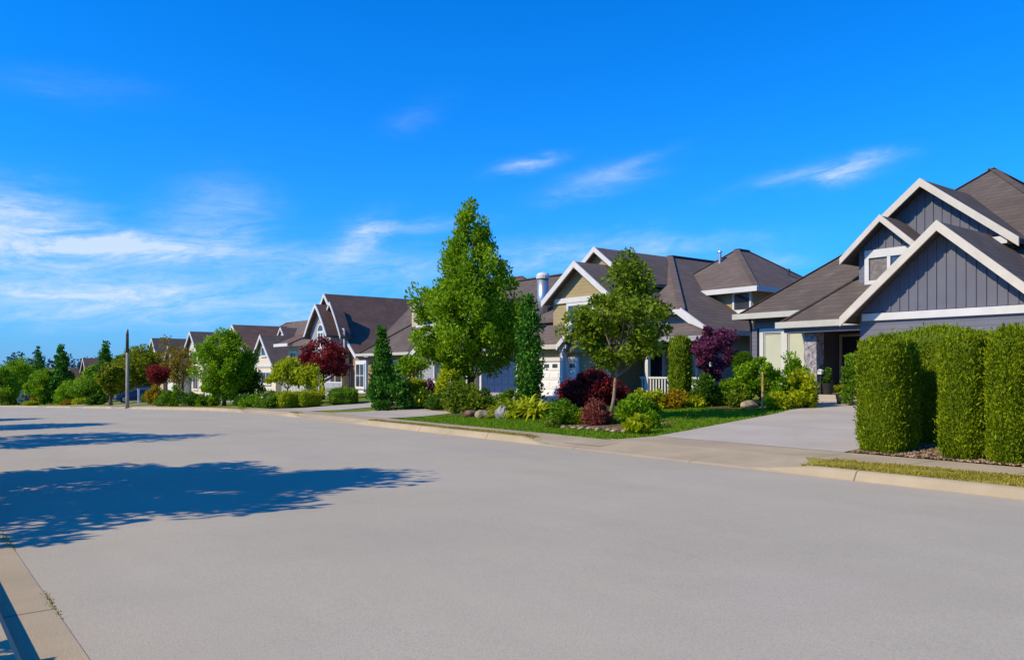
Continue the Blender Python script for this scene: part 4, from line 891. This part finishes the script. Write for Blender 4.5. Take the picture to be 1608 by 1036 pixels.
for k, (px, D, wx, wy, H, mt) in enumerate([(452, 34.4, 1.0, 1.0, .62, 'leafyellow'), (483, 34.6, 1.0, .9, .62, 'leafyellow'), (540, 36.3, 1.2, 3.2, .62, 'leaf')]):
    x, y, z = at(px, D)
    make_clipped('box_hedge', ['left yellow block of clipped box before the weeping tree', 'right yellow block of clipped box before the red maple', 'long low dark green clipped hedge beside the third driveway'][k], 'hedge', x, y, wx, wy, H, mt, 2600 if k < 2 else 5000, .09, 85 + k, 'clipped box hedges', 5, .03, stem=False, rot=-.5 if k == 2 else 0)
make_shrub('hydrangea', 'rounded green bush with pale top left of the yellow box blocks', 'shrub', *at(424, 34.4)[:2], .72, 1.3, 'dome', 24, .22, 110, .1, 'leaf', 88, flower='flowerwhite', fl=40)
make_shrub('low_shrub', 'low green bush left of the pale-topped round bush', 'shrub', *at(398, 35.5)[:2], .55, 1.3, 'dome', 18, .2, 110, .1, 'leafbright', 89)
# white picket fence behind them
t = thing('picket_fence', 'white picket fence behind the yellow box blocks', 'fence', (*at(470, 40.5)[:2], zg(*at(470, 40.5)[:2])))
x, y, z = at(470, 40.5); mr = MB()
for dz in (.25, .75): mr.box(x - .02, x + .02, y - 2.2, y + 2.2, z + dz, z + dz + .07)
mr.build('rail', 'white', t)
for i in range(24): yy = y - 2.15 + i * .185; MB().extr([(yy, z), (yy + .09, z), (yy + .09, z + .93), (yy + .045, z + 1.0), (yy, z + .93)], x - .045, x - .022).build('picket', 'white', t)

# round tree and its neighbours
make_tree('round_tree', 'dense round green tree beside the cream house', 'tree', *at(352, 43)[:2], 4.2, 3.5, 'round', .35, 120, .42, 190, .13, 'leafbright', tr=.1, seed=90)
make_shrub('dark_shrub', 'dark green shrub against the right flank of the round tree', 'shrub', *at(392, 44)[:2], 2.2, 1.8, 'round', 34, .35, 130, .13, 'leafdark', 91)
for k, (px, D, hh, wd, mt) in enumerate([(275, 46, 1.15, 2.0, 'leaf'), (302, 45, .8, 1.7, 'leafdark'), (325, 43.5, .6, 1.4, 'leaf'), (262, 50, 1.0, 1.4, 'leafdark'), (385, 39, .55, 1.2, 'leafdark')]):
    make_shrub('green_shrub', ['fullest green shrub left of the round tree', 'dark low shrub at the left foot of the round tree', 'small green shrub right before the round tree trunk', 'darker shrub next to the orange bush', 'dark low shrub right of the round tree foot'][k], 'shrub', *at(px, D)[:2], hh, wd, 'dome', 22, .26, 110, .12, mt, 92 + k, group='shrubs round the foot of the round tree')
make_shrub('orange_shrub', 'orange-brown bush behind the grey pole', 'shrub', *at(243, 58)[:2], 1.4, 1.6, 'dome', 24, .3, 110, .13, 'leafgold', 98)
make_tree('scarlet_tree', 'small scarlet-leaved tree right of the grey pole', 'tree', *at(250, 62)[:2], 3.0, 2.6, 'round', 1.6, 26, .38, 110, .16, 'leafscarlet', tr=.07, seed=99)
make_tree('brown_tree', 'thin olive-brown tree between the scarlet and round trees', 'tree', *at(288, 60)[:2], 4.4, 2.6, 'round', 1.3, 30, .45, 80, .17, 'leafbrown', tr=.09, seed=100)
make_tree('brown_tree', 'tall wispy bare-topped tree behind the scarlet one', 'tree', *at(262, 72)[:2], 6.0, 2.8, 'egg', 1.8, 26, .5, 60, .18, 'leafbrown', tr=.1, seed=101, limbs=24)
# grey pole, small post, car
x, y, z, D = gp(200, 643); x += .9; y += 4.2; z = zg(x, y)
t = thing('utility_pole', 'slim grey pole with dark tapering top standing on the grass verge', 'pole', (x, y, z)); Hp = 4.75
MB().tube([(x, y, z - .1), (x, y, z + .5), (x, y, z + Hp * .7)], [.12, .10, .085], 12).build('pole', 'polewood', t, smooth=True)
MB().tube([(x, y, z + Hp * .7 + .003), (x, y, z + Hp * .93), (x + .03, y, z + Hp)], [.095, .085, .03], 12).build('pole_top', 'bark', t, smooth=True)
x, y, z = at(218, 66); t = thing('marker_post', 'short white post right of the grey pole', 'post', (x, y, z)); MB().box(x - .07, x + .07, y - .07, y + .07, z - .05, z + 1.15).build('post', 'white', t); MB().box(x - .1, x + .1, y - .1, y + .1, z + 1.155, z + 1.22).build('cap', 'white', t)
x, y, z = at(220, 73); z = zg(x, y); t = thing('parked_car', 'dark blue car parked in a driveway behind the grey pole', 'car', (x, y, z)); ca = R(172)
def cxy(u, v, q): return (x + u * math.cos(ca) - v * math.sin(ca), y + u * math.sin(ca) + v * math.cos(ca), z + q)
def carloft(sec, name, mat, bev=0):
    m = MB()
    for u, hw, zb, zt, ht in sec: m.v += [cxy(u, -hw, zb), cxy(u, -hw, (zb + zt) / 2), cxy(u, -ht, zt), cxy(u, ht, zt), cxy(u, hw, (zb + zt) / 2), cxy(u, hw, zb)]
    n = len(sec); m.f = [(j * 6 + i, j * 6 + (i + 1) % 6, (j + 1) * 6 + (i + 1) % 6, (j + 1) * 6 + i) for j in range(n - 1) for i in range(6)] + [tuple(range(6)), tuple(range((n - 1) * 6, n * 6))]
    return m.build(name, mat, t, smooth=False)
carloft([(2.15, .72, .35, .62, .6), (2.0, .84, .22, .74, .72), (1.1, .88, .2, .92, .8), (-1.6, .88, .2, .95, .8), (-2.1, .82, .25, .9, .74), (-2.2, .72, .4, .78, .64)], 'body', 'carpaint')
carloft([(1.1, .78, .925, .93, .72), (.35, .76, .9, 1.40, .60), (-1.0, .76, .9, 1.44, .60), (-1.75, .76, .945, 1.0, .68)], 'cabin', 'glass')
carloft([(.38, .62, 1.40, 1.45, .58), (-1.05, .62, 1.43, 1.48, .58)], 'roof', 'carpaint')
for u in (1.35, -1.35):
    for v in (-.80, .80):
        wq = MB(); wq.tube([cxy(u, v - .1, .32), cxy(u, v + .1, .32)], [.32, .32], 18); wo = wq.build('wheel', 'tyre', t); MB().tube([cxy(u, v - .115, .32), cxy(u, v + .115, .32)], [.2, .2], 14).build('rim', 'metal', wo)
for v in (-.55, .55): MB().tube([cxy(2.12, v, .60), cxy(2.04, v, .62)], [.08, .14], 10).build('headlight', 'lamp', t)

# trees and bushes along the far left
FT = [('leafy_tree', 'olive green tree right behind the grey pole', 225, 75, 66, 545, 'round', 'leafolive'), ('leafy_tree', 'olive green tree just left of the grey pole', 192, 78, 44, 560, 'round', 'leafolive'),
      ('conifer', 'dark green conifer left of the grey pole', 166, 95, 44, 540, 'cone', 'conifer'), ('conifer', 'tallest dark conifer left of the small pinkish house', 96, 100, 40, 541, 'cone', 'conifer'),
      ('leafy_tree', 'bright green bushy tree in front of the small pinkish house', 130, 90, 60, 596, 'round', 'leafbright'), ('leafy_tree', 'rounded green tree at the left below the tallest conifer', 70, 100, 44, 580, 'round', 'leafbright'),
      ('leafy_tree', 'broad green tree nearest the left edge of the photo', 30, 118, 50, 560, 'round', 'leafbright'), ('conifer', 'shorter dark conifer between the broad tree and tallest conifer', 60, 135, 30, 546, 'cone', 'conifer'),
      ('leafy_tree', 'young upright green tree before the grey pole shrubs', 174, 64, 34, 574, 'vase', 'leafolive'), ('leafy_tree', 'green tree cut by the left edge of the photo', 3, 112, 40, 575, 'round', 'leafbright'),
      ('leafy_tree', 'green tree behind the olive ones at the grey pole', 205, 98, 50, 548, 'round', 'leafbright'), ('leafy_tree', 'dark leafy tree below the dark conifer left of the pole', 150, 84, 50, 592, 'round', 'leaf')]
for k, (nm, lb, px, D, wpx, pt, pf, mt) in enumerate(FT):
    x, y, z = at(px, D); H = zof(pt - 3, D) - z; Wd = wpx * D / F * 1.3
    make_tree(nm, lb, 'tree', x, y, H, Wd, pf, H * (.03 if pf == 'cone' else .25 if pf == 'vase' or px in (192, 225) else .06), 110 if pf == 'cone' else 64, Wd * (.11 if pf == 'cone' else .16), 70 if pf == 'cone' else 110, .26, mt, tr=.14, seed=110 + k, group='trees lining the far left of the street', limbs=8, up=.2)
for k, (px, D, wpx, pt, mt) in enumerate([(12, 140, 46, 574, 'leaf'), (48, 150, 44, 570, 'leafolive'), (82, 140, 40, 580, 'leafbright'), (112, 125, 34, 588, 'leafolive'), (150, 120, 40, 572, 'leafbright'), (240, 105, 44, 560, 'leafolive')]):
    x, y, z = at(px, D); H = zof(pt, D) - z; Wd = wpx * D / F * 1.25
    make_tree('leafy_tree', ['green tree top behind the broad tree at the left edge', 'light olive tree behind the shorter dark conifer', 'bright tree filling in behind the tallest conifer', 'light olive tree just below the small pinkish house', 'bright tree beside the dark conifer left of the pole', 'light olive tree rising behind the scarlet tree'][k], 'tree', x, y, H, Wd, 'round', H * .06, 60, Wd * .17, 100, .32, mt, tr=.14, seed=160 + k, group='trees lining the far left of the street', limbs=8, up=.2)
FS = [('blue-grey rounded bush near the left edge', 39, 108, 24, 612, 'leafblue', None), ('bush with golden orange top at the far left', 63, 106, 26, 612, 'leafgold', None), ('yellow-green low plants below the golden bush', 48, 98, 26, 630, 'leafyellow', None),
      ('sloping bright green shrub at the far left', 100, 92, 36, 606, 'leafbright', None), ('pale yellow low shrub left of the young tree', 130, 82, 40, 626, 'leafyellow', None), ('tan dry low shrub beside the pale yellow one', 106, 84, 20, 628, 'leafgold', None),
      ('dark bush behind the golden orange bush', 78, 110, 30, 606, 'leafdark', None), ('green bush between the young tree and car', 152, 72, 34, 620, 'leafdark', None), ('green bush hiding the tail of the car', 238, 70, 30, 612, 'leafmaple', None), ('low pale plants at the very left', 16, 112, 30, 622, 'leafmaple', None)]
for k, (lb, px, D, wpx, pt, mt, _) in enumerate(FS):
    x, y, z = at(px, D); H = max(.5, zof(pt, D) - z); Wd = wpx * D / F
    make_shrub('garden_shrub', lb, 'shrub', x, y, H, Wd, 'dome', 22, Wd * .16, 80, .2, mt, 130 + k, group='shrubs along the far left verge', stems=3)
# far wooded rise beyond the street
m = MB(); xs = [-420, -300, -180, -60, 60, 180, 300, 420, 540]
for j, yy in enumerate((330, 380, 460, 560)):
    for i, xx in enumerate(xs): m.v.append((xx, yy + 14 * math.sin(i), -6 + (0, 3.0, 5.5, 5.5)[j] + math.sin(i * 1.7) * 1.2))
m.f = [(j * 9 + i, j * 9 + i + 1, (j + 1) * 9 + i + 1, (j + 1) * 9 + i) for j in range(3) for i in range(8)]
tag(m.build('hill', 'hill', smooth=True), kind='structure')
rg = np.random.default_rng(77); Vs = []; Ts = []
for k in range(420):
    xx = rg.uniform(-60, 330); yy = rg.uniform(335, 430); zb = -6 + (yy - 330) * .05; H = rg.uniform(7, 13); Wd = H * rg.uniform(.35, .7)
    C = clumps(xx, yy, zb, H, Wd, 'cone' if rg.uniform() < .6 else 'round', 10, Wd * .25, rg); V, T = foliage(C, Wd * .25, 14, 1.1, rg, up=.3); Vs.append(V); Ts.append(T)
tag(quadmesh('distant_woods', np.vstack(Vs), np.concatenate(Ts), 'leaffar'), 'dark blue-green wooded skyline far beyond the street', 'woods', kind='stuff')

# ------------------------------------------------------------------ grass blades, moss in the gutter, bark chips
def in_drive(y): return any(a - .6 < y < b + .6 for a, b in DR)
def blades_mesh(name, pts, L, mat, seed, label, cat, wd=.012):
    rg = np.random.default_rng(seed); Pn = np.array(pts); n = len(Pn); L = L * rg.uniform(.5, 1.3, n)
    d = unit(rg.normal(size=(n, 3)) * np.array([1, 1, .3]) + np.array([0, 0, 1.3])); sd = unit(np.cross(d, rg.normal(size=(n, 3)))) * wd
    b = Pn; tpt = Pn + d * L[:, None]; md = (b + tpt) / 2
    V = np.stack([b - sd * .6, b + sd * .6, tpt + sd * .15, tpt - sd * .15], 1)
    return tag(quadmesh(name, V, rg.uniform(0, 1, n), mat), label, cat, kind='stuff')
rr = random.Random(12); pts = []; pl = []
while len(pts) < 34000:
    y = 3.2 + rr.random() ** 1.6 * 42; x = rr.uniform(11.32, 12.44 if y < 8 else 11.56)
    if in_drive(y) or math.sin(x * 9 + y * 1.9) + math.sin(y * 4.7 + x * 3) + rr.uniform(-1.6, 1.6) < -.6: continue
    pts.append((x, y, zg(x, y) + .01 - dip(x, y)))
blades_mesh('verge_grass', pts, .042, 'bladedry', 1, 'dry yellow grass growing on the strip between kerb and pavement', 'grass', .016)
while len(pl) < 60000:
    x, y = 12.32 + rr.random() ** 1.3 * 11.5, rr.uniform(12.4, 23.5)
    if y < 12.35 + max(0, x - 14) * .17 or y > 21.9 + max(0, x - 14) * .15: continue
    pl.append((x, y, zg(x, y) - .01))
blades_mesh('lawn_grass', pl, .06, 'blade', 2, 'mown green lawn before the tan house', 'grass', .018)
pm = []
for i in range(2600):
    y = 4.2 + rr.random() * 9; k = math.sin(y * 2.3) + math.sin(y * 5.1 + 1) * .6
    if k + rr.uniform(-.5, .5) < .45: continue
    pm.append((.862 + rr.gauss(0, .011), y, .0))
blades_mesh('gutter_moss', pm, .014, 'moss', 3, 'moss and weeds in the joint along the left gutter', 'moss', .008)
pc = []
for i in range(9000): x, y = rr.uniform(13.76, 15.5), rr.uniform(2.5, 7.65); pc.append((x, y, zg(x, y) + .02 + (.05 if 1 else 0) * min(1, (x - 13.76)) * .6))
for i in range(4000): x, y = rr.uniform(14.0, 16.2), rr.uniform(13.8, 16.6); pc.append((x, y, zg(x, y) + .035))
rg = np.random.default_rng(5); Pn = np.array(pc)
tag(quadmesh('bark_mulch', leafquads(Pn, .06, .035, rg, np.concatenate([rg.normal(size=(len(Pn), 2)), np.zeros((len(Pn), 1))], 1), .3), rg.uniform(0, 1, len(Pn)), 'chip'), 'brown bark chips under the clipped cedars and street tree', 'mulch', kind='stuff')
